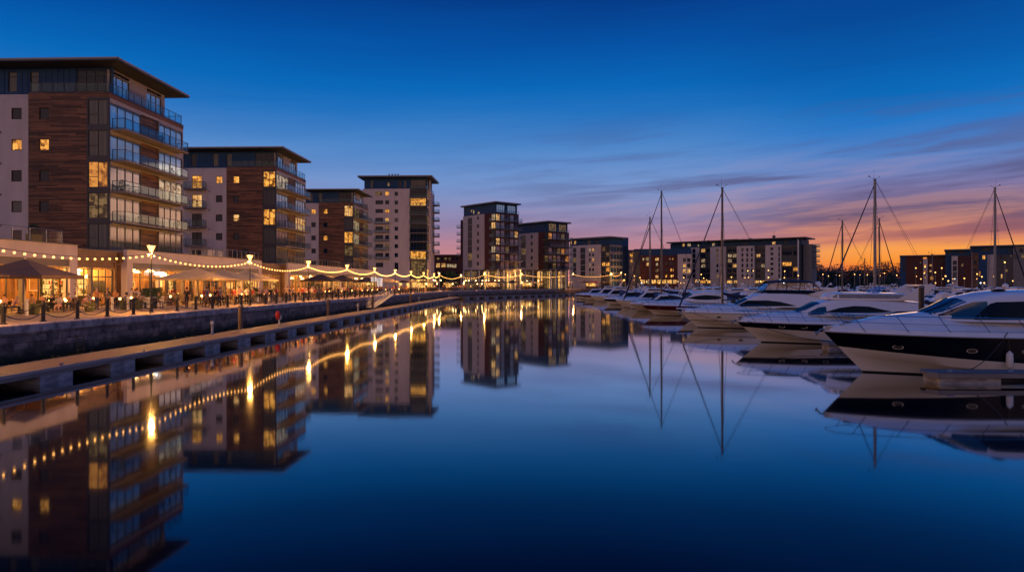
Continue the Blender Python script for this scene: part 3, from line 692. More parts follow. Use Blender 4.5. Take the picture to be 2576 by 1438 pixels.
# ------------------------------------------------------------------ restaurants at the foot of the blocks
def restaurant(label,X,y0,y1,seed,fascia='render',band='sign_band',bays=4,zt=7.5,pil=.95,inner=5.5,lights=3,E=90):
    rnd=random.Random(seed); t=thing('restaurant_building',label,'restaurant',(X,y0,0)); L=y1-y0
    gz=5.65; bz=6.25
    m=MB(); m.box(-.35,0,bz,0,L,zt); m.build('fascia',MT[fascia],t)
    m=MB(); m.box(-.35,0,zt+.002,.08,L,zt+.09); m.build('parapet_cap',MT['slab'],t)
    m=MB(); m.box(-.42,.02,gz,-.12,L-.02,bz-.002); m.build('sign_band',MT[band],t)
    m=MB(); m.box(-.6,0,DECK,.004,pil,bz-.002); m.build('pillar',MT[fascia],t)
    m=MB(); m.box(-.6,L-pil,DECK,.004,L,bz-.002); m.build('pillar',MT[fascia],t)
    n=bays; bw=(L-2*pil)/n
    for i in range(n):
        a=pil+i*bw
        fme,_=win_meshes(bw-.02,gz-DECK-.1,3,(('t',.78),),'frame','pane',bar=.08)
        o=obj('window',fme,t,(-.2,a+.01,DECK+.05),PI/2)
        p=MB(); p.quad((.02,.1,.02),(bw-.04,.1,.02),(bw-.04,.1,gz-DECK-.14),(.02,.1,gz-DECK-.14)); p.build('pane',MT['shop_glass'],o,fix=False)
        if i: 
            m=MB(); m.box(-.55,a-.14,DECK,-.21,a+.14,gz); m.build('column',MT['pale_post' if rnd.random()<.4 else 'sign_band'],t)
    m=MB(); m.box(-inner-.3,0,DECK+.004,-inner,L,zt-.3); m.build('back_wall',MT['warm_wall'],t)
    for q in (0.004,L-.2): 
        m=MB(); m.box(-inner,q,DECK+.004,-.37,q+.19,zt-.26); m.build('side_wall',MT['warm_wall'],t)
    m=MB(); m.box(-inner,0,gz+.35,-.43,L,gz+.5); m.build('ceiling',MT['ceiling'],t)
    m=MB(); m.box(-22,0.01,zt-.25,-.36,L-.01,zt); m.build('roof',MT['slab'],t)
    # bar shelves, pictures and partitions inside
    y_=.5
    while y_<L-1.4:
        w_=rnd.uniform(.9,1.9); kind=rnd.random()
        if kind<.42:
            s=MB()
            for z_ in (DECK+1.0,DECK+1.45,DECK+1.9,DECK+2.35): s.box(-inner+.05,y_,z_,-inner+.36,y_+w_,z_+.05)
            s.box(-inner+.002,y_-.05,DECK+.01,-inner+.38,y_,DECK+2.5); s.box(-inner+.002,y_+w_,DECK+.01,-inner+.38,y_+w_+.05,DECK+2.5); s.box(-inner+.05,y_,DECK+.01,-inner+.9,y_+w_,DECK+.95)
            so_=s.build('shelf',MT['black' if rnd.random()<.4 else 'wood'],t)
            if rnd.random()<.6: q=MB(); q.box(-inner+.002,y_,DECK+.98,-inner+.045,y_+w_,DECK+2.5); q.build('added_glow_panel',MT['shop_lit'],so_)  # glowing patch added behind the shelf for a brighter spot in the room
            b_=MB(); yy=y_+.08
            while yy<y_+w_-.1:
                z_=rnd.choice((DECK+1.05,DECK+1.5,DECK+1.95)); b_.box(-inner+.1,yy,z_,-inner+.2,yy+.08,z_+rnd.uniform(.2,.32),rnd.choice((0,1,2))); yy+=.1
            stuff(b_.build('bottles',[MT['olive'],MT['white_paint'],MT['red']],so_))
        elif kind<.72:
            s=MB(); z_=DECK+rnd.uniform(1.2,2.2); hp=rnd.uniform(.6,1.2); s.box(-inner+.002,y_,z_,-inner+.05,y_+w_*.8,z_+hp,0); s.box(-inner+.05,y_+.07,z_+.07,-inner+.056,y_+w_*.8-.07,z_+hp-.07,1); s.build('picture',[MT[rnd.choice(('wood','black','white_paint'))],MT[rnd.choice(('white_paint','black','wood','olive'))]],t)
        else:
            s=MB(); xx=-rnd.uniform(1.8,4.2); s.box(xx,y_,DECK+.006,xx+.16,y_+w_*.7,DECK+rnd.uniform(1.1,3.3)); s.build('partition',MT[rnd.choice(('wood','black','brown_band'))],t)
        y_+=w_+rnd.uniform(.1,.7)
    ye=L-.2; xx=-inner+.3                       # what stands and hangs against the end wall
    while xx<-1.2:
        w_=rnd.uniform(.9,1.7); kind=rnd.random()
        if kind<.55:
            s=MB(); s.box(xx,ye-.7,DECK+.01,xx+w_,ye-.02,DECK+.95)
            for z_ in (1.2,1.65,2.1,2.55): s.box(xx,ye-.3,DECK+z_,xx+w_,ye-.03,DECK+z_+.05)
            s.box(xx-.05,ye-.32,DECK+.96,xx-.002,ye-.02,DECK+2.7); so_=s.build('shelf',MT[rnd.choice(('wood','black'))],t)
            q=MB(); q.box(xx,ye-.028,DECK+1.0,xx+w_,ye-.004,DECK+2.6); q.build('added_glow_panel',MT['shop_lit'],so_)  # same added glowing patch, on the end wall
            b_=MB(); k_=xx+.08
            while k_<xx+w_-.1:
                z_=DECK+rnd.choice((1.25,1.7,2.15)); b_.box(k_,ye-.2,z_,k_+.08,ye-.1,z_+rnd.uniform(.2,.32),rnd.choice((0,1,2))); k_+=.11
            stuff(b_.build('bottles',[MT['olive'],MT['white_paint'],MT['red']],so_))
        else:
            s=MB(); z_=DECK+rnd.uniform(1.1,2.0); hp=rnd.uniform(.7,1.3); s.box(xx,ye-.05,z_,xx+w_*.85,ye-.002,z_+hp,0); s.box(xx+.07,ye-.058,z_+.07,xx+w_*.85-.07,ye-.051,z_+hp-.07,1); s.build('picture',[MT[rnd.choice(('black','white_paint'))],MT[rnd.choice(('white_paint','black','wood','olive'))]],t)
        xx+=w_+rnd.uniform(.1,.4)
    for i in range(lights*4):
        yy=L*(i+.5)/(lights*4); xx=-rnd.uniform(1.5,3.8)
        m=MB(); m.lathe([(.05,.26),(.34,0),(.32,-.03),(.001,-.05)],10); o=m.build('ceiling_light',MT['pendant'],t,(xx,yy,gz-rnd.uniform(.1,.9)),smooth=50)
        s=MB(); s.tube([(0,0,.2),(0,0,gz+.35-o.location.z)],.012,4); s.build('cord',MT['black'],o)
    for i in range(lights):
        yy=L*(i+.5)/lights
        l=bpy.data.lights.new('room_light','POINT'); l.energy=E; l.shadow_soft_size=.4; l.color=(1,.47,.11)
        lo=bpy.data.objects.new('room_light',l); COL.objects.link(lo); lo.parent=t; lo.location=(-2.6,yy,gz-.5)
    return t
PX_=-40.0
ra=restaurant('white restaurant front nearest the camera, under a planted roof terrace',PX_,26,58.1,11,bays=6,lights=5,E=SHOP_E)
rb=restaurant('recessed brown entrance bay between the two nearest white restaurant fronts',-40.9,58.3,65.1,12,fascia='brown_band',band='brown_band',bays=2,zt=7.25,pil=.3,lights=2,E=SHOP_E)
rc=restaurant('long white restaurant front behind the cream parasols',PX_,65.3,98,13,bays=6,lights=5,E=SHOP_E)
rd=restaurant('recessed brown entrance bay left of the dark parasols',-41.2,98.2,108.5,14,fascia='brown_band',band='brown_band',bays=3,zt=7.25,pil=.3,lights=1,E=SHOP_E)
re_=restaurant('white restaurant front behind the dark parasols',PX_,108.7,139,15,bays=6,lights=4,E=SHOP_E)
rf=restaurant('farthest white restaurant front, at the foot of the third timber block',PX_-1,141,176,16,bays=6,lights=4,E=SHOP_E)
# a lit white bar sign hanging behind the glass
s=MB(); s.box(-.05,-.9,-.16,.05,.9,.16); o=s.build('illuminated_sign',MT['white_lamp'],None,(PX_+.25,70.6,5.25)); tag(o,'glowing white bar sign on the long restaurant front, beside nearest lamp','sign')
s=MB(); s.box(0,.2,-.3,.06,1.5,.3); o=s.build('illuminated_sign',MT['white_lamp'],None,(PX_+.05,91.5,5.35)); tag(o,'small pale lit sign above the third cream parasol','sign')

# roof terraces
def terrace_rail(label,x_,ya,yb,z_,n,pots):
    t=thing('terrace_railing',label,'railing',(x_,ya,z_)); L=yb-ya
    m=MB(); m.tube([(0,0,1.05),(0,L,1.05)],.03,6); m.build('handrail',MT['steel'],t)
    p=MB()
    for i in range(n+1):
        m=MB(); m.box(-.03,L*i/n-.03,0,.03,L*i/n+.03,1.05); m.build('post',MT['steel'],t)
        if i<n: p.quad((0,L*i/n+.08,.08),(0,L*(i+1)/n-.08,.08),(0,L*(i+1)/n-.08,.95),(0,L*i/n+.08,.95))
    p.build('glass_panel',MT['shop_glass'],t,fix=False)
terrace_rail('glass railing on the nearest restaurant roof, plants behind it',PX_-.35,42,56.6,7.6,8,0)
terrace_rail('long glass railing on the roof over the cream parasols',PX_-.35,78,97.6,7.6,14,0)
terrace_rail('glass railing on the roof over the dark parasols',PX_-.35,109.2,138.5,7.6,18,0)
terrace_rail('farthest roof terrace railing, below the third timber block',PX_-1.35,142,175,7.6,18,0)

def leaf_clump(c,r,n,size,mb,sq=(1,1,1)):
    for _ in range(n):
        while True:
            d=Vector((random.uniform(-1,1),random.uniform(-1,1),random.uniform(-1,1)))
            if d.length<1: break
        k=d.length**.3; d=d.normalized()*k if d.length>1e-4 else d
        p=Vector((c[0]+d.x*r*sq[0],c[1]+d.y*r*sq[1],c[2]+d.z*r*sq[2]))
        a=Vector((random.gauss(0,1),random.gauss(0,1),random.gauss(0,1))).normalized(); b_=a.orthogonal().normalized()
        s_=size*random.uniform(.6,1.4); mb.quad(p-a*s_,p+b_*s_*.5,p+a*s_,p-b_*s_*.5)
def planter(label,x_,y_,w,d,h,pmat,lr,leafm='leaf',z_=DECK,shape='hedge',group=None):
    t=thing('planter',label,'planter',(x_,y_,z_),0,group)
    m=MB(); m.prism([(-d*.46,-w*.46),(d*.46,-w*.46),(d*.46,w*.46),(-d*.46,w*.46)],0,.05); m.box(-d/2,-w/2,.05,d/2,w/2,h-.06); m.box(-d/2-.03,-w/2-.03,h-.06,d/2+.03,w/2+.03,h); m.build('box',MT[pmat],t)
    m=MB()
    if shape=='hedge':
        for i in range(max(2,int(w/.35))): leaf_clump((0,-w/2+w*(i+.5)/max(2,int(w/.35)),h+lr*.7),lr,170,.09,m,(1,1,.95))
    else: leaf_clump((0,0,h+lr),lr,420,.08,m,(1,1,1.1))
    m.build('foliage',MT[leafm],t,fix=False)
    m=MB(); m.tube([(0,0,h-.1),(.03,.02,h+lr*.8)],[.04,.02],5); m.build('stem',MT['bark'],t)
    return t
for i,(yy,r_,pm,lab) in enumerate(((44.2,.55,'pile','leftmost terrace planter with a dark bushy shrub'),(46.6,.75,'pale_post','terrace planter with the tallest spreading shrub'),(49.2,.5,'pale_post','low terrace planter right of the tallest shrub'),(54.4,.4,'olive','small shrub in a pot at the right end of the planted terrace'))):
    planter(lab,PX_-1.1,yy,1.2,.5,.62,pm,r_,'darkleaf',7.6,'ball','terrace planters')
planter('leafy planter on the roof above the cream parasols',PX_-1.2,95,1.0,.5,.5,'pile',.5,'darkleaf',7.6,'ball','terrace planters')
for i,(yy) in enumerate((84.5,86.9)):
    s=thing('sofa','%s pale outdoor sofa on the roof terrace over the cream parasols'%('left','right')[i],'sofa',(PX_-1.3,yy,7.6)); m=MB(); m.box(-.4,-.9,.12,.35,.9,.42); m.build('seat',MT['white_paint'],s); m=MB(); m.box(.2,-.9,.422,.38,.9,.8); m.build('backrest',MT['white_paint'],s)
MT['added_table_glow']=emitmat('added_table_fill',(1,.5,.13),26)  # glow of the fill lights added on the café tables
# ------------------------------------------------------------------ parasols
def parasol(label,x_,y_,half,apex,eave,mat,pole=True,rz=0,group='parasols on the promenade',val=.2):
    t=thing('parasol',label,'parasol',(x_,y_,DECK),rz,group)
    m=MB(); n=8; k=6
    cor=[(-half,-half),(0,-half),(half,-half),(half,0),(half,half),(0,half),(-half,half),(-half,0)]
    rows=[]
    for i in range(k+1):
        f=i/k; row=[]
        for j,(a,b_) in enumerate(cor):
            for q in range(2):
                a2,b2=cor[(j+1)%8]; fx=a+(a2-a)*q/2; fy=b_+(b2-b_)*q/2
                sag=-.06*math.sin(PI*f)*(1 if (j%2==0 and q==0) else 1.6)
                row.append((fx*f,fy*f,apex+(eave-apex)*f**1.04+sag*1.0))
        rows.append(row)
    rows.append([(p[0]*1.0,p[1]*1.0,p[2]-val) for p in rows[-1]])
    rows[0]=[(p[0],p[1],apex) for p in rows[0]]
    m.grid(rows,closed=True); m.build('canopy',MT[mat],t,smooth=25,fix=False)
    m=MB(); m.tube([(0,0,.08),(0,0,apex-.03)],.05,8); m.build('pole',MT['pale_post'],t)
    m=MB(); m.box(-.4,-.4,0,.4,.4,.09); m.build('base',MT['black'],t)
    m=MB(); m.lathe([(.07,-.06),(.09,.02),(.05,.09),(.001,.12)],8,(0,0,apex)); m.build('finial',MT['pale_post'],t)
    m=MB()
    for a,b_ in cor: m.tube([(0,0,apex-.16),(a*.97,b_*.97,eave-.02)],.016,4)
    m.build('ribs',MT['wood'],t)
    return t
parasol('big taupe parasol over the nearest café tables',-37.4,48.6,2.75,3.95,2.72,'canvas_taupe',rz=.12)
parasol('taupe parasol left of the big taupe one, mostly out of frame',-37.6,41.6,2.6,3.8,2.75,'canvas_taupe',rz=.1)
parasol('largest cream parasol, first of the overlapping cream three',-35.2,69.6,2.95,3.75,2.68,'canvas_cream',rz=.05)
parasol('middle cream parasol of the overlapping cream three',-35.4,76.2,2.95,3.72,2.66,'canvas_cream',rz=.03)
parasol('cream parasol last in the row of three, by the second nearest lamp',-35.6,82.6,2.95,3.72,2.66,'canvas_cream',rz=.05)
parasol('dark parasol left of the third and fourth street lamps',-34.6,108.5,2.5,3.7,2.7,'canvas_dark')
parasol('dark parasol just behind the fourth nearest street lamp',-34.4,119.5,2.5,3.7,2.7,'canvas_dark',rz=.1)
parasol('low dark parasol farther along, before the white tower',-34.4,138,2.4,3.5,2.6,'canvas_dark')
parasol('pale parasol at the foot of the white tower',-34,154,2.4,3.6,2.6,'canvas_cream')

# ------------------------------------------------------------------ people
HN={}
def body(pose):
    J={'pelvis':((0,0,.95),.125),'spine':((0,.01,1.15),.115),'chest':((0,.0,1.36),.135),'neck':((0,0,1.49),.055),'jaw':((0,-.025,1.57),.07),'head':((0,-.01,1.66),.092),'crown':((0,0,1.735),.06)}
    for s,n in ((-1,'l'),(1,'r')):
        J.update({'sh'+n:((s*.18,0,1.42),.058),'el'+n:((s*.23,.03,1.15),.043),'wr'+n:((s*.24,-.05,.91),.03),'pa'+n:((s*.24,-.07,.84),.032),
          'hip'+n:((s*.09,0,.9),.092),'kn'+n:((s*.1,-.01,.5),.06),'an'+n:((s*.105,.025,.09),.042),'to'+n:((s*.12,-.13,.04),.036)})
        for i in range(4): J['f%d%s'%(i,n)]=((s*(.215+.017*i),-.085-.006*abs(i-1),.755+.008*abs(i-1)),.0095)
        J['th'+n]=((s*.205,-.115,.81),.011)
    for k_,v in pose.items():
        J[k_]=(v,J[k_][1])
    for n in 'lr':                                  # hands follow the wrist
        if 'wr'+n in pose and 'pa'+n not in pose:
            w_=Vector(pose['wr'+n]); e=Vector(J['el'+n][0]); d=(w_-e).normalized(); J['pa'+n]=(tuple(w_+d*.075),.032)
            sd=d.cross(Vector((0,0,1))); sd=sd.normalized() if sd.length>.1 else Vector((1,0,0))
            for i in range(4): J['f%d%s'%(i,n)]=(tuple(w_+d*(.155-.008*abs(i-1))+sd*(.017*(i-1.5))),.0095)
            J['th'+n]=(tuple(w_+d*.10+sd*.05),.011)
    E=[('pelvis','spine'),('spine','chest'),('chest','neck'),('neck','jaw'),('jaw','head'),('head','crown')]
    for n in 'lr':
        E+=[('chest','sh'+n),('sh'+n,'el'+n),('el'+n,'wr'+n),('wr'+n,'pa'+n),('pelvis','hip'+n),('hip'+n,'kn'+n),('kn'+n,'an'+n),('an'+n,'to'+n),('pa'+n,'th'+n)]+[('pa'+n,'f%d%s'%(i,n)) for i in range(4)]
    names=list(J); idx={n:i for i,n in enumerate(names)}
    me=bpy.data.meshes.new('tmp'); me.from_pydata([J[n][0] for n in names],[(idx[a],idx[b_]) for a,b_ in E],[])
    o=bpy.data.objects.new('tmp',me); COL.objects.link(o); o.modifiers.new('s','SKIN'); sb=o.modifiers.new('d','SUBSURF'); sb.levels=1; sb.render_levels=1
    for i,n in enumerate(names):
        sv=me.skin_vertices[0].data[i]; sv.radius=(J[n][1],)*2; sv.use_root=(n=='pelvis')
    bpy.context.view_layer.update(); dg=bpy.context.evaluated_depsgraph_get()
    out=bpy.data.meshes.new_from_object(o.evaluated_get(dg)); out.name='body'
    COL.objects.unlink(o); bpy.data.objects.remove(o); bpy.data.meshes.remove(me)
    zone={}
    for a,b_ in E:
        k_=0
        if a in('pelvis','spine','chest') and b_ in('spine','chest','shl','shr'): k_=1
        if a in('shl','shr'): k_=1
        if b_ in('hipl','hipr','knl','knr','anl','anr'): k_=2
        if b_ in('tol','tor'): k_=3
        zone[(a,b_)]=k_
    for m_ in ('skin','white_paint','black','black'): out.materials.append(MT[m_])
    segs=[(Vector(J[a][0]),Vector(J[b_][0]),zone[(a,b_)]) for a,b_ in E]
    for p in out.polygons:
        c=p.center; best=(9,0)
        for A,B,zz in segs:
            ab=B-A; f=max(0,min(1,(c-A).dot(ab)/max(ab.length_squared,1e-9))); d=(c-(A+ab*f)).length
            if d<best[0]: best=(d,zz)
        p.material_index=best[1]; p.use_smooth=True
    hd=Vector(J['head'][0]); cr=Vector(J['crown'][0]); up=(cr-hd).normalized()
    h=MB(); h.dome((0,0,0),.108,n=10,m=5,sz=(1,1,1.05),q0=-.35); hm=h.mesh('hair',MT['hair'],smooth=60)
    hm.transform(Matrix.Translation(hd+up*.012+Vector((0,.022,0))))
    return out,hm
def seat(z_=.47,lean=0.0,reach=.0,hunch=0.0):
    P={'pelvis':(0,0,z_+.1),'spine':(0,-.03-lean*.25,z_+.3),'chest':(0,-.06-lean*.6,z_+.51-hunch*.05),'neck':(0,-.08-lean*.8,z_+.645-hunch*.08),'jaw':(0,-.12-lean*.95,z_+.72-hunch*.1),'head':(0,-.11-lean*1.0,z_+.81-hunch*.12),'crown':(0,-.10-lean*1.0,z_+.885-hunch*.12)}
    for s,n in ((-1,'l'),(1,'r')):
        P.update({'sh'+n:(s*.18,-.06-lean*.6,z_+.57-hunch*.05),'el'+n:(s*.24,-.12-lean*.6-reach*.1,z_+.3),'wr'+n:(s*.13,-.33-lean*.5-reach*.2,z_+.3),
          'hip'+n:(s*.09,-.02,z_+.08),'kn'+n:(s*.13,-.43,z_+.06),'an'+n:(s*.12,-.40,.09),'to'+n:(s*.13,-.56,.04)})
    return P
POSES={'stand':{},
 'chat':{'elr':(.25,.0,1.16),'wrr':(.14,-.24,1.2),'knl':(-.12,-.05,.5),'anl':(-.14,-.02,.09),'tol':(-.17,-.17,.04)},
 'walk':{'knl':(-.09,-.16,.52),'anl':(-.09,-.30,.12),'tol':(-.09,-.45,.10),'knr':(.09,.04,.5),'anr':(.09,.27,.13),'tor':(.1,.13,.04),'ell':(-.22,.16,1.17),'wrl':(-.22,.12,.92),'elr':(.22,-.08,1.16),'wrr':(.21,-.25,.97)},
 'bag':{'ell':(-.24,.02,1.15),'wrl':(-.27,-.02,.9),'elr':(.27,.02,1.2),'wrr':(.1,-.16,1.33)},
 'lean':{'spine':(0,-.08,1.12),'chest':(0,-.22,1.28),'neck':(0,-.31,1.37),'jaw':(0,-.37,1.43),'head':(0,-.38,1.52),'crown':(0,-.36,1.59),'shl':(-.18,-.22,1.33),'shr':(.18,-.22,1.33),'ell':(-.23,-.28,1.05),'wrl':(-.18,-.48,.98),'elr':(.23,-.28,1.05),'wrr':(.18,-.48,.98)},
 'sit':seat(),'sit_lean':seat(lean=.22,reach=.4,hunch=1),'sit_small':seat(z_=.46,lean=.1,reach=.2)}
BODY={k_:body(v) for k_,v in POSES.items()}
CLOTH={c:M('cloth_'+c,v,tuple(q*.8 for q in v),(1,1,1),9,rough=.9) for c,v in {'white':(.62,.56,.5),'pink':(.6,.32,.28),'tan':(.42,.27,.14),'grey':(.16,.16,.17),'navy':(.02,.025,.05),'black':(.014,.014,.016),'orange':(.55,.24,.08),'blue':(.06,.10,.18),'denim':(.05,.065,.10),'khaki':(.22,.16,.09),'red':(.32,.04,.03),'green':(.09,.12,.05)}.items()}
HAIRM={c:M('hair_'+c,v,rough=.7) for c,v in {'dark':(.02,.014,.01),'brown':(.07,.038,.02),'fair':(.28,.17,.07),'grey':(.25,.23,.21)}.items()}
def person(label,x_,y_,rz,pose,top,legs,hair='brown',z_=DECK,scale=1.0,group=None):
    bm_,hm=BODY[pose]; o=obj('person',bm_,None,(x_,y_,z_),rz)
    if scale!=1: o.scale=(scale,)*3
    tag(o,label,'person',group)
    for i,mm in ((1,CLOTH[top]),(2,CLOTH[legs])):
        o.material_slots[i].link='OBJECT'; o.material_slots[i].material=mm
    h=obj('hair',hm,o); h.material_slots[0].link='OBJECT'; h.material_slots[0].material=HAIRM[hair]
    return o

# ------------------------------------------------------------------ café furniture
def armchair_proto():
    t=thing('armchair','x','armchair')
    m=MB(); m.lathe([(.30,0),(.37,.42),(.40,.72),(.36,.74),(.33,.44)],14,a0=-.15*PI,a1=1.15*PI); m.build('back_shell',MT['olive'],t,smooth=50)
    m=MB(); m.lathe([(.001,.06),(.29,.06),(.34,.40),(.33,.44),(.001,.46)],14); m.build('seat',MT['olive'],t,smooth=40)
    return t
def chair_proto():
    t=thing('cafe_chair','x','chair')
    m=MB(); m.box(-.22,-.22,.43,.22,.22,.47); m.build('seat',MT['black'],t)
    m=MB(); m.box(-.22,.19,.62,.22,.23,.88); m.build('backrest',MT['black'],t)
    for a in (-1,1):
        m=MB(); m.tube([(a*.2,-.2,.43),(a*.22,-.22,0)],.018,5); m.build('leg',MT['black'],t)
        m=MB(); m.tube([(a*.2,.21,.88),(a*.2,.2,.43),(a*.22,.26,0)],.018,5); m.build('leg',MT['black'],t)
    return t
def table_proto():
    t=thing('cafe_table','x','table')
    m=MB(); m.lathe([(.001,.72),(.40,.72),(.42,.735),(.42,.75),(.001,.752)],16); m.build('tabletop',MT['wood'],t)
    m=MB(); m.tube([(0,0,.02),(0,0,.72)],.04,8); m.build('pedestal',MT['black'],t)
    m=MB(); m.lathe([(.001,.03),(.26,.02),(.27,0)],12); m.build('foot',MT['black'],t)
    return t
def bench_proto():
    t=thing('wooden_bench','x','bench')
    m=MB(); m.box(-.25,-.9,.42,.25,.9,.48); m.build('seat',MT['wood'],t)
    m=MB()
    for z_ in (.55,.70,.85): m.box(.22,-.9,z_,.26,.9,z_+.1)
    m.build('backrest',MT['wood'],t)
    for a in (-.85,.79):
        m=MB(); m.box(-.25,a,0,.26,a+.06,.419); m.build('leg',MT['wood'],t)
    return t
ARM=armchair_proto(); CH=chair_proto(); TB=table_proto(); BN=bench_proto()
used=set()
def put(proto,label,x_,y_,rz=0,group=None,z_=DECK):
    if proto.name not in used:
        used.add(proto.name); proto.location=(x_,y_,z_); proto.rotation_euler=(0,0,rz); proto['label']=label
        if group: proto['group']=group
        return proto
    return dup(proto,(x_,y_,z_),rz,label,group)
g1='tub armchairs at the nearest café'
put(ARM,'olive tub armchair at the leftmost café table',-35.6,43.6,-1.3,g1)
put(ARM,'olive tub armchair under the big taupe parasol, facing away',-34.9,46.2,-.4,g1)
put(ARM,'olive tub armchair where the man in the pale shirt sits',-34.2,51.0,-.5,g1)
put(ARM,'olive tub armchair of the pair left of the grey bin',-33.9,55.0,-1.9,g1)
put(ARM,'olive tub armchair nearest the dark slim bin',-33.6,56.4,-1.5,g1)
g2='tables of the nearest café'
for lab,x_,y_ in (('round café table left of the big parasol pole',-36.6,45.0),('round café table beside the seated group of three',-35.4,49.9),('round café table between the two paired tub chairs',-34.8,55.6),('round café table behind the wooden benches',-36.2,66.0)):
    put(TB,lab,x_,y_,0,g2)
for i,(x_,y_) in enumerate(((-35.8,64.6),(-35.8,67.4),(-35.2,72.4))): put(BN,'%s slatted wooden bench facing the water near the first cream parasol'%ordw(i),x_,y_,PI,'wooden benches by the cream parasols')
# people near the nearest cafés
pp=[('man with brown hair sitting back at the left table, tan shirt',-36.1,47.6,.4,'sit','tan','denim','brown'),
('child in white top sitting beside the leaning man',-35.1,49.0,.2,'sit_small','white','pink','fair'),
('large man in pale pink shirt leaning over his table',-34.5,50.6,1.9,'sit_lean','pink','khaki','fair'),
('diner in grey in the tub chair pair',-33.8,55.0,1.2,'sit','grey','navy','dark'),
('diner in tan leaning forward beside the diner in grey',-33.5,56.5,1.8,'sit_lean','tan','navy','brown'),
('waiter in white shirt standing behind the slim bin',-35.0,58.6,.3,'chat','white','black','brown'),
('person with raised arm seated at the planter, green top',-33.7,59.6,1.2,'sit','green','khaki','fair'),
('seated woman at the left edge of frame, red top',-36.3,43.0,.8,'sit','red','navy','dark'),
('person in white and dark trousers strolling nearest the chains, left of pair',-29.8,60.9,2.6,'walk','pink','black','fair'),
('person in black vest walking toward the camera beside the chains',-29.9,62.6,.1,'walk','black','black','brown'),
('person in dark blue with yellow bag standing by the chains',-30.4,64.6,-.9,'bag','orange','navy','fair'),
('person in khaki standing at the second cream parasol',-31.2,67.7,2.9,'stand','khaki','khaki','fair'),
('lone person in pale green near the second nearest lamp',-31.5,78.6,.5,'chat','green','khaki','fair'),
('man in orange shirt walking away beside the patterned shirt',-30.8,82.2,2.9,'walk','orange','black','brown'),
('person in grey patterned shirt walking away, dark trousers',-30.4,84.2,3.1,'walk','grey','black','dark'),
('man in pale pink shirt walking away, left of strolling couple',-30.3,88.6,3.0,'walk','pink','denim','fair'),
('companion in white shirt walking away, right of strolling couple',-30.0,90.2,3.1,'walk','white','denim','fair'),
('diner in white at the dark parasol, left table',-33.2,105,1.4,'sit','white','navy','dark'),
('waiter in black standing under the dark parasol',-35,108,.6,'stand','black','black','dark'),
('diner in pink at the second dark parasol',-32.2,115.0,1.0,'sit_lean','pink','denim','fair'),
('person in orange leaning at a table beyond the fourth lamp',-31.6,121,1.5,'lean','orange','khaki','brown'),
('woman in white blouse standing beyond the fourth lamp',-31.4,126.5,2.7,'chat','white','navy','fair'),
('man in tan jacket beside the white blouse',-31,128.6,2.0,'stand','tan','black','dark'),
('walker in red before the menu boards',-30.4,131.4,.2,'walk','red','black','dark')]
for l,x_,y_,rz,po,tp,lg,hr in pp: person(l,x_,y_,rz,po,tp,lg,hr)
# tables and chairs of the next terraces
rnd=random.Random(5)
i=0; tops=list(CLOTH); hs=list(HAIRM)
for y_ in [69.2,72.5,76,79.5,83,86.5,103,106.2,109.4,112.6,115.8,119,122.2,125.4,129,132.5,136,139.5,143,146.5,150,154,158]:
    x_=-34.8+rnd.uniform(-.6,.6); x2=-32.4+rnd.uniform(-.3,.3)
    reg='under the cream parasols' if y_<90 else ('under the dark parasols' if y_<128 else 'near the white tower')
    for xx in (x_,x2):
        if xx==x2 and y_<72: continue
        put(TB,'round café table %s, %s row'%(reg,'inner' if xx==x_ else 'outer'),xx,y_,0,'café tables '+reg)
        for s in (-1,1):
            put(CH,'black café chair %s'%reg,xx+rnd.uniform(-.1,.1),y_+s*.72,0 if s>0 else PI,'café chairs '+reg)
            if rnd.random()<.62:
                person('seated café guest %s'%reg,xx,y_+s*.66,0 if s>0 else PI,rnd.choice(('sit','sit_lean')),rnd.choice(tops),rnd.choice(('navy','black','denim','khaki')),rnd.choice(hs),group='café guests '+reg)
for j in range(46):
    y_=rnd.uniform(96,186); x_=rnd.uniform(-36,-29.2)
    person('distant figure strolling among the café lights',x_,y_,rnd.uniform(0,6.28),rnd.choice(('walk','chat','stand','bag')),rnd.choice(tops),rnd.choice(('navy','black','denim','khaki')),rnd.choice(hs),group='strollers on the far promenade',scale=rnd.uniform(.94,1.04))
ff=densify(offset(edge[5:10],1.0),.6)
for j in range(64):
    q=ff[rnd.randrange(len(ff))]; o_=rnd.uniform(.6,6.5)
    x_,y_=q[0]-o_*.9,q[1]+o_*.5
    person('tiny figure on the far curved quay under the string lights',x_,y_,rnd.uniform(0,6.28),rnd.choice(('walk','chat','stand')),rnd.choice(('white','pink','tan','orange','red','black','navy')),rnd.choice(('navy','black','denim')),rnd.choice(hs),group='people on the far quay')
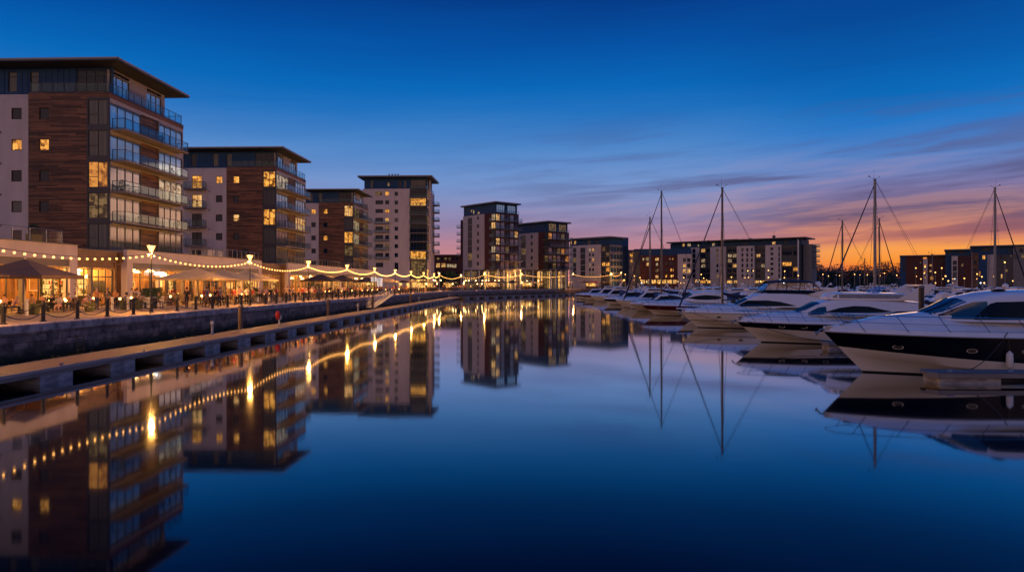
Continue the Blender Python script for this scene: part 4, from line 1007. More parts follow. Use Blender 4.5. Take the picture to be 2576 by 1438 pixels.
# more strollers and standing groups between the chains and the parasols
r3=random.Random(77)
for j in range(34):
    y_=53+j*1.42+r3.uniform(-.6,.6); x_=r3.uniform(-32.2,-29.0) if y_>58 else r3.uniform(-36,-33.5)
    tp=r3.choice(('white','pink','tan','orange','grey','blue','red','black','khaki'))
    person('passer-by %s by the chains, %s lamps'%('in '+tp+' top',('before the second nearest' if y_<66 else ('between second and third nearest' if y_<83 else 'beyond the third nearest'))),x_,y_,r3.uniform(0,6.28),r3.choice(('walk','chat','stand','bag','walk')),tp,r3.choice(('navy','black','denim','khaki')),r3.choice(hs),group='passers-by on the promenade',scale=r3.uniform(.94,1.05))
for j,(x_,y_,rz,po,tp) in enumerate(((-36.9,44.4,1.2,'sit','white'),(-36.0,45.6,2.6,'sit_lean','pink'),(-36.6,50.2,.6,'sit','black'),(-36.9,52.4,1.4,'sit','orange'),(-36.4,54.2,.4,'sit_lean','white'),(-35.6,56.6,2.2,'sit','blue'),(-37.4,58.2,.2,'stand','black'),(-36.8,60.8,1.0,'chat','white'),(-37.2,63.4,.5,'sit','pink'),(-36.5,66.8,1.6,'sit_lean','tan'),(-37.3,68.8,.3,'stand','red'))):
    person('guest in %s top at the nearest cafés, %s from the frame edge'%(tp,ordw(j)),x_,y_,rz,po,tp,r3.choice(('navy','black','denim')),r3.choice(hs),group='guests at the nearest cafés')
# small glowing globes added on the tables to warm the guests
tl=thing('added_table_light','x','lantern'); m=MB(); m.lathe([(.07,0),(.07,.03),(.03,.04)],8); m.build('base',MT['black'],tl); m=MB(); m.dome((0,0,.13),.085,n=8,m=5); m.build('globe',MT['added_table_glow'],tl,smooth=60)
first=True
for o in [o for o in S.objects if o.parent is None and o.name.startswith('cafe_table')]:
    l_='added fill light on the '+o['label'].replace('round ','')
    if first: tl.location=o.location+Vector((.1,.05,.755)); tl['label']=l_; tl['group']='added table lights'; first=False
    else: dup(tl,o.location+Vector((.1,.05,.755)),0,l_,'added table lights')
# street furniture near the first lamp
t=thing('litter_bin','slim dark litter bin beside the waiter in white','litter bin',(-32.9,57.6,DECK)); m=MB(); m.lathe([(.22,0),(.24,.05),(.24,.82),(.2,.86)],12); m.build('body',MT['black'],t,smooth=40); m=MB(); m.lathe([(.26,.86),(.26,.92),(.1,.98),(.001,.98)],12); m.build('lid',MT['steel'],t,smooth=40)
planter('long pale planter box with a dense clipped hedge, near first lamp',-35.4,61.6,2.6,.8,.92,'white_paint',.5)
planter('round dark bush in a planter at the dark parasols',-34.6,103.4,1.0,.9,.8,'pile',.75,'darkleaf',shape='ball')
planter('second dark bush beside the dark parasols',-34.3,106.8,1.0,.9,.8,'pile',.65,'darkleaf',shape='ball')
planter('leafy planter by the couple near the third lamp',-32.6,78.2,.9,.7,.6,'white_paint',.5,shape='ball')
planter('low green planter between the third cream parasol and lamp',-32.3,80.4,.9,.7,.6,'white_paint',.45,shape='ball')
for i,(x_,y_) in enumerate(((-34.2,44.6),(-33.4,52.6),(-33.0,54.0))):
    m=MB(); m.box(-.07,-.07,0,.07,.07,1.05); m.prism([(-.09,-.09),(.09,-.09),(.09,.09),(-.09,.09)],1.05,1.1); o=m.build('white_post',MT['white_paint'],None,(x_,y_,DECK)); tag(o,'%s square white post screening the nearest café'%ordw(i),'post','white posts of the nearest café')
m=MB(); m.box(-.02,0,0,.02,8.8,.7); o=m.build('glass_screen',MT['shop_glass'],None,(-32.6,51.4,DECK+.25)); tag(o,'low glass windbreak in front of the tub armchairs','windbreak')
# menu boards
def board(label,x_,y_,w,h,z_,rz=0):
    t=thing('menu_board',label,'sign board',(x_,y_,DECK),rz)
    m=MB(); m.box(-w/2,-.03,z_,w/2,.03,z_+h); m.build('panel',MT['white_lit'],t)
    m=MB(); 
    for a in (-w/2+.04,w/2-.04): m.box(a-.03,.031,0,a+.03,.07,z_+h)
    m.build('post',MT['black'],t)
    m=MB(); r2=random.Random(3)
    for q in range(4): m.box(-w*.35,-.04,z_+h*(.16+.2*q),-w*.35+w*r2.uniform(.3,.7),-.032,z_+h*(.16+.2*q)+h*.07)
    m.build('lettering',MT['black'],t); return t
MT['white_lit']=M('lit_white_panel',(.8,.8,.78),rough=.5,emit=(.9,.95,1),es=.4)
board('smaller white lit menu board beyond the fifth street lamp',-31.6,131.5,1.1,.9,2.5); board('taller white lit menu board beside the smaller one',-30.9,133.5,1.0,1.6,1.6)
# things on the floating walkway
t=thing('lifebuoy_stand','red lifebuoy housing on a short white post on the walkway','lifebuoy',(-22.7,59.4,.61)); m=MB(); m.box(-.05,-.05,0,.05,.05,1.15); m.build('post',MT['white_paint'],t)
m=MB(); m.lathe([(.001,-.1),(.30,-.1),(.37,-.05),(.37,.05),(.30,.1),(.001,.1)],16); hs_=m.build('housing',MT['red'],t,(-.05,-.17,.82),smooth=40); hs_.rotation_euler=(PI/2,0,.4); hs_.scale=(.58,1.05,1)
m=MB(); m.box(.06,-.08,.45,.2,.06,.8); m.build('rope_box',MT['white_paint'],t)
def pedestal(label,x_,y_,h=.95):
    t=thing('service_pedestal',label,'service pedestal',(x_,y_,.61),0,'service pedestals on the walkway'); m=MB(); m.lathe([(.11,0),(.12,.04),(.09,.08),(.085,h-.2)],10); m.build('body',MT['steel'],t,smooth=40); m=MB(); m.lathe([(.10,h-.2),(.12,h-.12),(.1,h),(.001,h+.02)],10); m.build('cap',MT['white_paint'],t,smooth=40)
pedestal('grey service pedestal nearest the left end of the walkway',-22.7,47.0); pedestal('service pedestal just before the gangway foot',-22.7,86); pedestal('service pedestal beyond the gangway',-22.7,131); pedestal('farthest service pedestal, at the bend of the walkway',-22.7,176)
def pile(label,x_,y_,h,r=.2,mat='pile'):
    t=thing('mooring_pile',label,'pile',(x_,y_,0),0,'mooring piles'); m=MB(); m.tube([(0,0,-1.5),(0,0,h)],[r,r*.95],10); m.build('post',MT[mat],t,smooth=40); m=MB(); m.lathe([(r*1.05,0),(r*1.05,.06),(r*.5,.14),(.001,.15)],10,(0,0,h)); m.build('cap',MT['slab'],t,smooth=40)
pile('square-topped timber pile against the wall near the second lamp',-23.6,53.6,2.35,.19); pile('timber pile against the wall past the red lifebuoy',-23.6,76.5,2.3,.19); pile('timber pile against the wall just left of the gangway',-23.6,97.5,2.3,.19); pile('timber pile right of the gangway',-23.6,127,2.3,.19)
t=thing('wall_ladder','dark metal ladder frame standing against the mossy wall','ladder',(-26.6,38.6,.05)); m=MB()
for a in (0,.6): m.tube([(0,a,0),(0,a,1.05),(-.55,a,1.1)],.03,6)
m.build('stile',MT['black'],t); m=MB()
for q in (.3,.6,.9): m.tube([(0,0,q),(0,.6,q)],.02,5)
m.build('rung',MT['black'],t)

# what stands on the balconies of the two nearest blocks
def pot(label,x_,y_,z_,h,r_): 
    t=thing('potted_plant',label,'plant',(x_,y_,z_),0,'plants on the balconies'); m=MB(); m.lathe([(.12,0),(.17,.32),(.15,.33),(.001,.30)],10); m.build('pot',MT['pile'],t,smooth=40); m=MB(); leaf_clump((0,0,.3+h*.5),r_,130,.07,m,(1,1,h/(2*r_))); m.build('foliage',MT['darkleaf'],t,fix=False); m=MB(); m.tube([(0,0,.3),(0,0,.3+h*.6)],.02,5); m.build('stem',MT['bark'],t)
for i,(X,Y,fl,y_,h,r_,w_) in enumerate(((-43,67.2,2,.9,.9,.3,'third balcony of the nearest block'),(-43,67.2,4,8.2,.7,.3,'top balcony of the nearest block'),(-43,67.2,1,11.5,.8,.35,'lowest balcony of the nearest block'),(-43,111.3,3,4.2,1.3,.3,'third balcony of the second block'),(-43,111.3,2,3.6,1.5,.28,'second balcony of the second block'),(-43,111.3,4,9,.9,.3,'top balcony of the second block'))):
    pot('green plant in a pot on the '+w_,X+.75,Y+y_,FL[fl]+.04,h,r_)
for X,Y,fl,y_,rz,w_ in ((-43,67.2,2,2.0,1.2,'third balcony of the nearest block, by the plant'),(-43,67.2,2,3.4,-1.4,'third balcony of the nearest block, away from the plant'),(-43,67.2,3,10.4,1.0,'fourth balcony of the nearest block'),(-43,67.2,1,4.0,.6,'lowest balcony of the nearest block'),(-43,111.3,1,5.2,1.0,'lowest balcony of the second block, nearer end'),(-43,111.3,1,7.4,-1.2,'lowest balcony of the second block, farther end'),(-43,111.3,4,2.4,.4,'top balcony of the second block')):
    put(CH,'black chair on the '+w_,X+.8,Y+y_,rz,'chairs on the balconies',FL[fl]+.04)
put(TB,'round table between chairs on the third balcony of the nearest block',-42.2,69.9,0,'tables on the balconies',FL[2]+.04)
put(TB,'round table on the lowest balcony of the second block',-42.2,117.6,0,'tables on the balconies',FL[1]+.04)
# a second row of small tables along the nearest front
r4=random.Random(31)
for j,y_ in enumerate((47.5,51.8,53.8,57.6,60.2,62.6,64.2)):
    x_=-38.2+r4.uniform(-.3,.3) if y_<58 else -36.6; l_='%s small table close to the nearest shop windows'%ordw(j)
    put(TB,l_,x_,y_,0,'small tables by the nearest shop windows'); dup(tl,(x_+.1,y_,DECK+.755),0,'added fill light on the '+l_,'added table lights')
    for s in (-1,1):
        put(CH,'black café chair by the nearest shop windows, at the %s table'%ordw(j),x_,y_+s*.7,0 if s>0 else PI,'café chairs by the nearest shop windows')
        tp=r4.choice(('white','pink','tan','orange','grey','blue','black')); person('guest in %s by the nearest shop windows, at the %s small table'%(tp,ordw(j)),x_,y_+s*.64,0 if s>0 else PI,r4.choice(('sit','sit_lean')),tp,r4.choice(('navy','black','denim')),r4.choice(hs),group='guests by the nearest shop windows')
# ------------------------------------------------------------------ the buildings round the far quay, laid out in plan
def C6(x_,y_): return ((800+x_/4.109)*.93605,(450+y_/4.109)*.93605)
def C7(x_,y_): return ((1180+x_/5.136)*.93605,(520+y_/5.136)*.93605)
def C8(x_,y_): return ((1660+x_/4.6)*.93605,(600+y_/4.6)*.93605)
def C9(x_,y_): return ((2152+x_/4.293)*.93605,(600+y_/4.293)*.93605)
class Site:
    """a building's corner on the ground and the two walls that meet there"""
    def __init__(s,px,d,th): s.o=Vector(at(px,d)); s.th=th; s.g=Vector((math.cos(th),math.sin(th))); s.f=Vector((-math.sin(th),math.cos(th)))
    def u(s,face,px):
        d=Vector(at(px,1.0)); a=s.g if face=='g' else s.f
        # o + u*a = k*d
        det=a.x*(-d.y)-a.y*(-d.x); return (-s.o.x*(-d.y)-(-s.o.y)*(-d.x))/det
    def z(s,face,px,py):
        a=s.g if face=='g' else s.f; p=s.o+a*s.u(face,px); return zat(py,depth(p.x,p.y))
def pts(conv,face,site,rects):
    out=[]
    for r in rects:
        (a,b_),(c,d)=conv(r[0],r[1]),conv(r[2],r[3]); u0,u1=site.u(face,a),site.u(face,c); mid=(a+c)/2
        z1,z0=site.z(face,mid,b_),site.z(face,mid,d)
        if u0>u1: u0,u1=u1,u0
        out.append((u0,u1,z0,z1)+tuple(r[4:]))
    return out
def roofslab(t,x0,y0,x1,y1,z0,th=.3,slope=0):
    m=MB(); m.box(x0,y0,z0,x1,y1,z0+th); m.build('roof',MT['roof'],t)
    m=MB(); m.box(x0-.03,y0-.03,z0+th*.55,x1+.03,y0-.002,z0+th+.05); m.box(x1+.002,y0-.03,z0+th*.55,x1+.03,y1,z0+th+.05); m.build('gutter',MT['pale_frame'],t)

# --- tall white tower
s=Site(1073.6,227,0); t=thing('white_tower','tall white tower with a blue penthouse and a glazed balcony stack','apartment building',(s.o.x,s.o.y,0))
zr=s.z('g',1000,474.7); zg=DECK
c6=lambda f,rs:pts(C6,f,s,rs); WL=s.u('g',912); uG=s.u('g',C6(1238,0)[0])
lit6=lambda i:{0:'lit_a',1:'pane',2:'lit_a',3:'lit_b'}.get(i,'pane')
ys=[290,387,483,579,675,771,868,967]
rs=[]
for i,y_ in enumerate(ys):
    rs.append((858,y_-24,944 if i else 932,y_+20,'pane' if i!=0 else 'lit_dim',4)); rs.append((966,y_-24,1010,y_+20,lit6(i) if i in(0,2,3) else ('lit_dim' if i in (4,6) else 'pane'),2)); rs.append((1070,y_-22,1108,y_+22,'pane' if i!=3 else 'pane_curtain',1))
rs.append((1070,1050,1112,1130,'pane',2)); rs.append((862,1050,944,1100,'pane',3))
W_=[q[:6]+((),'frame') for q in c6('g',rs)]
wall(t,'g',WL,uG,zg,zr,W_,'render',name='white_wall',one=True)
# dark recessed balconies left of centre
for i in range(3,8):
    a=c6('g',[(850,ys[i]+24,1012,ys[i]+40)])[0]; balcony(t,'g',a[0],a[1],a[2],.9,4,thick=.15)
# glazed stack at the corner
fl=[s.z('g',1050,C6(0,y_)[1]) for y_ in (240,335,430,525,620,725,820,918,1020)]
H=[]; litrow={1:'lit_a',7:'lit_a'}
for i in range(len(fl)-1): H.append((uG+.2,-.25,fl[i+1]+.25,fl[i]-.18,litrow.get(i,'pane'),5,(('t',.86),),'frame'))
H.append((uG+.4,-.4,zg+4.2,fl[-1]-.3,'lit_dim',2,(),'pale_frame')); H.append((uG+.4,-.4,zg+.1,zg+3.6,'shop_lit',3,(),'pale_frame'))
wall(t,'g',uG,0,zg,zr,H,'frame',name='corner_wall',one=False)
for i in range(1,len(fl)): balcony(t,'g',uG,.25,fl[i]+.1,1.0,5,thick=.22)
Hf=[]
for i in range(len(fl)-1):
    Hf.append((.3,4.6,fl[i+1]+.3,fl[i]-.2,'mirror_pale' if i%3 else 'lit_dim',3,(),'frame'))
    Hf.append((8.5,9.6,fl[i+1]+.8,fl[i]-.6,'pane',1,(),'frame'))
Hf.append((.4,4.5,zg+.1,zg+7,'shop_lit',2,(),'pale_frame'))
wall(t,'f',0,17,zg,zr,Hf,'render',name='front_wall',one=True)
m=MB(); m.box(.01,5.2,zg,.5,6.0,zr+4.3); m.build('column',MT['render'],t)
for y_ in (410,490,577,660,750,840,930): balcony(t,'f',12.4,16.8,s.z('f',1093,C6(0,y_+18)[1]),2.0,3,thick=.2)
zp=s.z('g',1000,451)
pw=[q+(1,(),'frame') for q in c6('g',[(800,140,828,228,'pane_curtain'),(985,160,1013,205,'lit_dim'),(1110,140,1140,225,'pane'),(1170,140,1195,225,'pane_curtain')])]
pw.append((uG+.3,-.4,zr+.3,zr+3.0,'pane_curtain',5,(),'frame')); pw.append((-2.6,-.8,zr+.35,zr+2.4,None))
pw=[q for q in pw if q[4]]
wall(t,'g',s.u('g',C6(732,0)[0]),-.1,zr,zp+.6,pw,'zinc',off=.5,name='penthouse_wall',one=True)
m=MB(); m.box(WL,.3,zg,-.3,16.8,zr-.02); m.box(s.u('g',C6(735,0)[0]),.9,zr-.02,-.5,15,zp+.5); m.build('core_wall',MT['zinc'],t)
wall(t,'f',.5,13,zr,zp+.6,[(1,5,zr+.3,zp-.2,'mirror_pane',3,(),'frame'),(6.5,10.5,zr+.3,zp-.2,'mirror_pane',3,(),'frame')],'zinc',off=.2,name='penthouse_wall',one=True)
rail(t,(uG,.08,zr),0,-uG-.1,4); rail(t,(-.08,.2,zr),PI/2,16.5,8)
roofslab(t,s.u('g',902),-1.2,1.9,15,zp+.55,.55)
for i in range(4):
    v=MB(); v.lathe([(.16,0),(.16,.7),(.26,.75),(.26,1.0),(.001,1.05)],8); v.build('roof_vent',MT['black'],t,(s.u('g',976+i*7.5),2,zp+1.1),smooth=40)

# --- two brick and white blocks standing at an angle on the far quay
def corner_block(label,px,d,th,Q,name='apartment_building',seed=1):
    s=Site(px,d,th); t=thing(name,label,'apartment building',(s.o.x,s.o.y,0),th,'brick and white blocks on the far quay')
    P=lambda f,rs:pts(Q['conv'],f,s,rs); cx=lambda x_:Q['conv'](x_,0)[0]; cyy=lambda y_:Q['conv'](0,y_)[1]
    zt=s.z('g',cx(Q['wtop'][0]),cyy(Q['wtop'][1])); zb=s.z('g',cx(Q['wbot'][0]),cyy(Q['wbot'][1]))
    u0,u1=s.u('g',cx(Q['white'][0])),s.u('g',cx(Q['white'][1])); ub=s.u('g',cx(Q['glass'])); L=s.u('f',cx(Q['right']))
    W_=[q+(1,(),'frame') for q in P('g',[r+('pane',) for r in Q['small']])]
    for k_,(a,b_,c,dd,n) in enumerate(Q['strip']):
        a_=P('g',[(a,b_,c,dd)])[0]; hh=(a_[3]-a_[2])/n
        for i in range(n): W_.append((a_[0],a_[1],a_[2]+i*hh+.05,a_[2]+(i+1)*hh-.05,random.Random(seed*9+i).choice(('pane','pane','pane_curtain','pane','lit_dim')),2,(),'frame'))
    wall(t,'g',u0,u1,zb,zt,W_,'render',off=-.15,name='white_wall',one=True)
    wall(t,'g',u1,ub,zb,zt+.1,[],'brick',name='brick_wall')
    n=Q['n']; fz=[zb+.1+(zt-zb-.1)*i/n for i in range(n+1)]; rn=random.Random(seed)
    pick=lambda:rn.choice(Q['lits'])
    H=[(ub+.2,-.15,fz[i]+.15,fz[i+1]-.45,pick(),2,(),'frame') for i in range(n)]
    wall(t,'g',ub,0,zb,zt+.1,H,'frame',name='corner_wall',one=True)
    H=[]
    for i in range(n):
        k_=5; w_=L/k_
        for j in range(k_):
            H.append((j*w_+.25,(j+1)*w_-.25,fz[i]+.12,fz[i+1]-.45,pick() if rn.random()<.8 else 'mirror_pale',2,(),'pale_frame'))
    wall(t,'f',0,L,zb,zt+.1,H,'brick',name='front_wall',one=True)
    for i in range(n): 
        balcony(t,'f',-.2 if i<n else 0,L+.6,fz[i]+.05,1.5,6,thick=.22); balcony(t,'g',ub+.1,.2,fz[i]+.05,1.1,2,thick=.22,far_side=False)
    # ground storey: tall lit glazing between pale columns
    H=[]; w_=(-u0)/5
    for j in range(5): H.append((u0+j*w_+.3,u0+(j+1)*w_-.3,DECK+.1,zb-.6,('lit_dim','lit_dim','pane_curtain','shop_lit','lit_dim')[j],3,(('t',.6),),'pale_frame'))
    wall(t,'g',u0,-.2,DECK,zb,H,'sign_band',off=.5,name='ground_floor_wall',one=True)
    H=[(j*L/4+.3,(j+1)*L/4-.3,DECK+.1,zb-.7,'shop_lit' if j in (0,2) else 'lit_dim',3,(('t',.6),),'pale_frame') for j in range(4)]
    wall(t,'f',0.1,L,DECK,zb,H,'sign_band',off=.6,name='ground_floor_wall',one=True)
    for j in range(5):
        m=MB(); m.box(-.2,-.2,DECK,.2,.2,zb-.01); m.build('column',MT['white_paint'],t,(1.1,.3+j*(L-.4)/4,0)); 
    for j in range(4):
        m=MB(); m.box(-.2,-.2,DECK,.2,.2,zb-.16); m.build('column',MT['white_paint'],t,(u0+.3+j*(-u0)/4,-.1,0))
    # penthouse
    z1=s.z('g',px,cyy(Q['ptop']))-.3
    PW=[q+(1,(),'frame') for q in P('g',Q['pwin'])]
    wall(t,'g',s.u('g',cx(Q['pleft'])),-.3,zt,z1,PW,'zinc',off=.4,name='penthouse_wall',one=True)
    wall(t,'f',.4,L-.4,zt+.1,z1,[(.9,L*.42,zt+.3,z1-.4,Q['pf'],4,(),'frame'),(L*.55,L-1.2,zt+.3,z1-.4,Q['pf'],4,(),'frame')],'zinc',off=.5,name='penthouse_wall',one=True)
    m=MB(); m.box(u0+.1,.8,DECK,-.8,L-.1,zt-.02); m.box(u0+.5,1.2,zt-.02,-1.2,L-.8,z1); m.build('core_wall',MT['brick'],t)
    rail(t,(-.05,.1,zt+.1),PI/2,L+.2,7)
    roofslab(t,u0-.9,-.7,.9,L+.4,z1,.5)
    return s,t
S5,T5=corner_block('broad brick and white tower at the bend of the far quay, tallest of its group',1246.7,252,math.radians(-47),
 dict(conv=C7,wtop=(628,283),wbot=(628,1048),white=(335,628),glass=715,right=1100,n=7,ptop=118,pleft=330,
  small=[(526,320,554,362),(526,425,554,475),(526,528,554,580),(526,632,554,684),(526,735,554,788),(526,838,554,890),(526,942,554,994)],strip=[(400,335,460,1020,7)],
  lits=('pane','lit_c','lit_b','pane_curtain','mirror_pale','lit_dim','pane','pane','pane_curtain','pane'),pwin=[(365,215,390,250,'pane'),(425,222,442,260,'lit_c'),(455,222,475,280,'lit_c'),(515,248,545,282,'lit_c')],pf='mirror_pane'),seed=4)
# darker wing with small balconies on its left
zt5=zat(C7(0,335)[1],262); u5=S5.u('g',1165.6)
m=MB(); m.box(u5-4.5,2.0,DECK,u5-.05,10,zt5); wg=m.build('brick_wing',MT['brick'],T5)
for y_ in (445,545,645,745,840): 
    balcony(T5,'g',u5-5.9,u5-3.6,zat(C7(0,y_)[1],262),1.0,2,off=2.0,thick=.18)
S6,T6=corner_block('lower brick and white tower, right neighbour of the tallest corner tower',1379,272,math.radians(-47),
 dict(conv=C7,wtop=(1370,537),wbot=(1370,1050),white=(1088,1370),glass=1450,right=1795,n=5,ptop=385,pleft=1090,
  small=[(1268,572,1296,618),(1268,666,1296,716),(1268,762,1296,812),(1268,862,1296,910),(1268,958,1296,1006)],strip=[(1130,580,1200,1020,5)],
  lits=('pane','pane_curtain','lit_dim','mirror_pale','lit_orange','pane','lit_dim'),pwin=[(1280,450,1292,490,'pane_curtain'),(1430,445,1450,470,'pane')],pf='lit_dim'),seed=8)

# --- general wall-by-wall block described with rectangles measured on its walls
def plain_block(label,px,d,th,conv,segs,wins,zroof,depth_m,side=None,roof=None,cat='apartment building',name='apartment_building',group=None,extra=None,pent=None):
    s=Site(px,d,th); t=thing(name,label,cat,(s.o.x,s.o.y,0),th,group)
    cx=lambda x_:conv(x_,0)[0]
    umin=0
    for i,(xa,xb,ytop,ybot,mat,off) in enumerate(segs):
        u0,u1=s.u('g',cx(xa)),s.u('g',cx(xb)); umin=min(umin,u0); mid=(conv(xa,0)[0]+conv(xb,0)[0])/2
        z1=s.z('g',mid,conv(0,ytop)[1]); z0=DECK if ybot is None else s.z('g',mid,conv(0,ybot)[1])
        ws=[]
        for q in pts(conv,'g',s,[r for r in wins if xa<=(r[0]+r[2])/2<xb and ytop<=(r[1]+r[3])/2<=(ybot or 9999)]):
            a,b_,c,dd=max(q[0],u0+.1),min(q[1],u1-.1),max(q[2],z0+.1),min(q[3],z1-.1)
            if b_-a>.2 and dd-c>.2: ws.append((a,b_,c,dd)+q[4:5]+(q[5] if len(q)>5 else 2,(),'frame'))
        wall(t,'g',u0,u1,z0,z1,ws,mat,off=off,name='wall',one=True)
        m=MB(); m.box(u0+.02,off+.3,DECK,u1-.02,depth_m,z1-.03); m.build('core_wall',MT[mat],t)
    if side: side(s,t)
    if roof:
        xa,xb,yr=roof; u0,u1=s.u('g',cx(xa)),s.u('g',cx(xb)); z1=s.z('g',conv((xa+xb)/2,0)[0],conv(0,yr)[1])
        roofslab(t,u0,-.8,u1,depth_m,z1-.4,.4)
    return s,t
def gridwins(x0,x1,nx,y0,y1,ny,lits,seed,fx=.6,fy=.6,cols=1):
    r=random.Random(seed); out=[]
    for i in range(nx):
        for j in range(ny):
            cx_=x0+(x1-x0)*(i+.5)/nx; cy_=y0+(y1-y0)*(j+.5)/ny; w_=(x1-x0)/nx*fx/2; h=(y1-y0)/ny*fy/2
            out.append((cx_-w_,cy_-h,cx_+w_,cy_+h,r.choice(lits),cols))
    return out
D0=('pane','pane','pane','pane_curtain','pane','lit_b','pane')
# white block right of the brick towers
w7=gridwins(1850,1896,1,750,1150,6,('pane','pane','lit_dim','pane'),3,.95,.9,1)+gridwins(1950,2022,1,745,1150,5,('pane',),4,.95,.92,2)+gridwins(2060,2150,2,745,1150,6,('pane','lit_b','pane','lit_dim','lit_c'),5,.6,.6)
w7+=gridwins(2240,2355,2,730,1150,6,('pane','pane','lit_a','pane','lit_dim'),6,.8,.75,2)+[(1855,650,1885,700,'lit_b',2),(1810,650,1822,700,'lit_b',1),(2040,650,2085,705,'pane_curtain',2),(2150,650,2200,700,'pane',2)]
def side7(s,t):
    L=s.u('f',C7(2530,0)[0]); 
    H=[(a,a+L/4-.3,b_,b_+2.1,p,2,(),'frame') for i,a in enumerate((.2,.2+L/4,.2+L/2,.2+L*.75)) for j,(b_,p) in enumerate(zip((3,6,9,12,15,18.3),('lit_dim','pane','mirror_pale','pane','mirror_pale','lit_c')))]
    wall(t,'f',0,L,DECK,21.4,[h for h in H if h[3]<21.2],'slab',name='side_wall',one=True)
    roofslab(t,-30,-.9,1.6,L+1.2,s.z('g',C7(2360,0)[0],C7(0,596)[1])-.5,.45)
plain_block('wide white block with dark window strips, last along the far quay',C7(2362,0)[0],300,math.radians(-42),C7,[(1800,2235,712,1160,'render',-.1),(2235,2362,712,None,'frame',.05),(1800,2235,1161,None,'sign_band',.4),(1800,2362,602,711,'zinc',.35)],w7+gridwins(1800,2235,5,1172,1240,1,('shop_lit','lit_c','lit_b'),2,.8,.8,3),0,14,side=side7)
# low block glimpsed between the white tower and the brick tower
wl=gridwins(1520,1640,2,1050,1110,1,('lit_b','lit_c'),2,.75,.8,2)+gridwins(1640,1760,1,1060,1110,1,('lit_c',),2,.9,.8,4)+gridwins(1530,1780,5,1140,1185,1,('lit_b','pane','lit_b'),4,.4,.7)+gridwins(1530,1780,6,985,1030,1,('pane','lit_dim','pane'),9,.7,.7)
plain_block('low dark block glimpsed between the white tower and brick tower',C6(1800,0)[0],330,0,C6,[(1480,1800,968,None,'brick',0)],wl,0,10,roof=(1475,1805,962))
# brick blocks and long white block at the head of the marina
w8=[(60,374,128,412,'lit_a',4),(150,374,186,412,'lit_a',2),(60,446,128,484,'lit_a',4),(150,446,184,478,'lit_a',2),(60,516,134,556,'lit_a',5),(60,588,134,626,'lit_a',5),(50,655,130,690,'shop_lit',5)]
plain_block('dark block with four rows of bright amber windows',C8(198,0)[0],312,math.radians(-9),C8,[(40,198,340,None,'slab',0)],w8,0,12,roof=(30,202,330))
w9=gridwins(290,400,2,420,470,1,('lit_c','pane'),3,.4,.8)+[(345,420,385,455,'lit_c',2),(355,485,385,525,'lit_b',1),(462,425,512,462,'lit_b',2),(472,485,500,525,'lit_c',1),(468,560,505,600,'lit_dim',1),(465,640,505,680,'lit_b',1),(590,478,612,514,'pane_curtain',1),(644,478,672,516,'pane_curtain',1),(682,478,690,516,'pane_curtain',1),(640,430,652,450,'lit_b',1),(672,430,690,450,'lit_b',1),(590,555,612,592,'pane_curtain',1),(648,555,672,594,'lit_a',1),(680,555,692,594,'lit_a',1),(588,632,612,670,'lit_a',1),(646,632,672,670,'lit_a',1),(680,632,692,665,'lit_a',1)]
w9+=gridwins(280,740,7,690,752,1,('shop_lit','lit_c','lit_b','shop_lit'),7,.8,.8,3)+gridwins(800,905,2,420,690,4,('pane','pane','lit_b','pane_curtain'),9,.8,.7,2)
plain_block('dark red brick block with a blue top storey and pale framed bay',C8(915,0)[0],306,math.radians(-11),C8,[(200,278,345,None,'frame',.4),(278,742,395,None,'brick',0),(742,915,380,None,'render',-.4),(200,912,312,394,'zinc',1.2)],w9,0,14)
wb=[]
cols_=[(1010,1150),(1340,1478),(1696,1830)]
for x0,x1 in cols_: wb+=gridwins(x0+10,x1-10,2,305,680,6,('pane','pane','pane','pane_curtain','pane','lit_b','lit_c'),int(x0),.85,.66,2)
wb+=gridwins(930,970,1,310,680,6,('pane','pane_curtain','pane'),2,.9,.85)
wb+=gridwins(1225,1253,1,305,680,6,('lit_dim','pane','pane'),22,.9,.65)+gridwins(1296,1316,1,305,680,6,('pane','lit_dim','pane'),23,.9,.65)
wb+=gridwins(1535,1562,1,295,680,6,('pane','pane_curtain'),24,.95,.7)+gridwins(1594,1620,1,295,680,6,('pane',),25,.95,.7)+gridwins(1652,1676,1,295,680,6,('pane',),26,.95,.7)
wb+=gridwins(1893,1930,1,285,655,6,('pane',),27,.95,.55)+gridwins(1990,2012,1,285,680,6,('pane',),28,.9,.85)
wb+=[(2036,300,2155,395,'pane',5),(2036,400,2155,470,'pane_curtain',5),(2036,478,2150,526,'lit_a',5),(2036,535,2155,670,'pane',5),(2168,280,2232,400,'pane',3),(2168,410,2232,530,'pane_curtain',3),(2168,540,2230,590,'lit_a',3),(2168,600,2232,670,'pane',3)]
wb+=[(785,252,818,285,'lit_b',1),(850,250,893,284,'lit_c',2),(975,260,995,285,'lit_c',1),(1155,240,1192,282,'lit_c',2),(1535,232,1605,262,'pane',3),(1900,222,1942,260,'lit_b',2),(2040,220,2090,255,'pane',3),(1230,245,1300,280,'pane',3)]
wb+=gridwins(925,2250,16,700,745,1,('shop_lit','lit_b','shop_lit','lit_a','shop_lit'),31,.8,.8,3)
segs=[(905,1010,300,690,'render',-.6)]
for (x0,x1),(y0) in zip(cols_,(290,280,270)): segs.append((x0,x1,y0,690,'frame',.6))
segs+=[(1150,1340,290,690,'render',-.6),(1478,1696,280,690,'render',-.6),(1830,2028,268,690,'render',-.6),(2028,2262,268,690,'frame',0),(905,2262,691,None,'slab',.3),(640,2262,222,289,'zinc',1.0)]
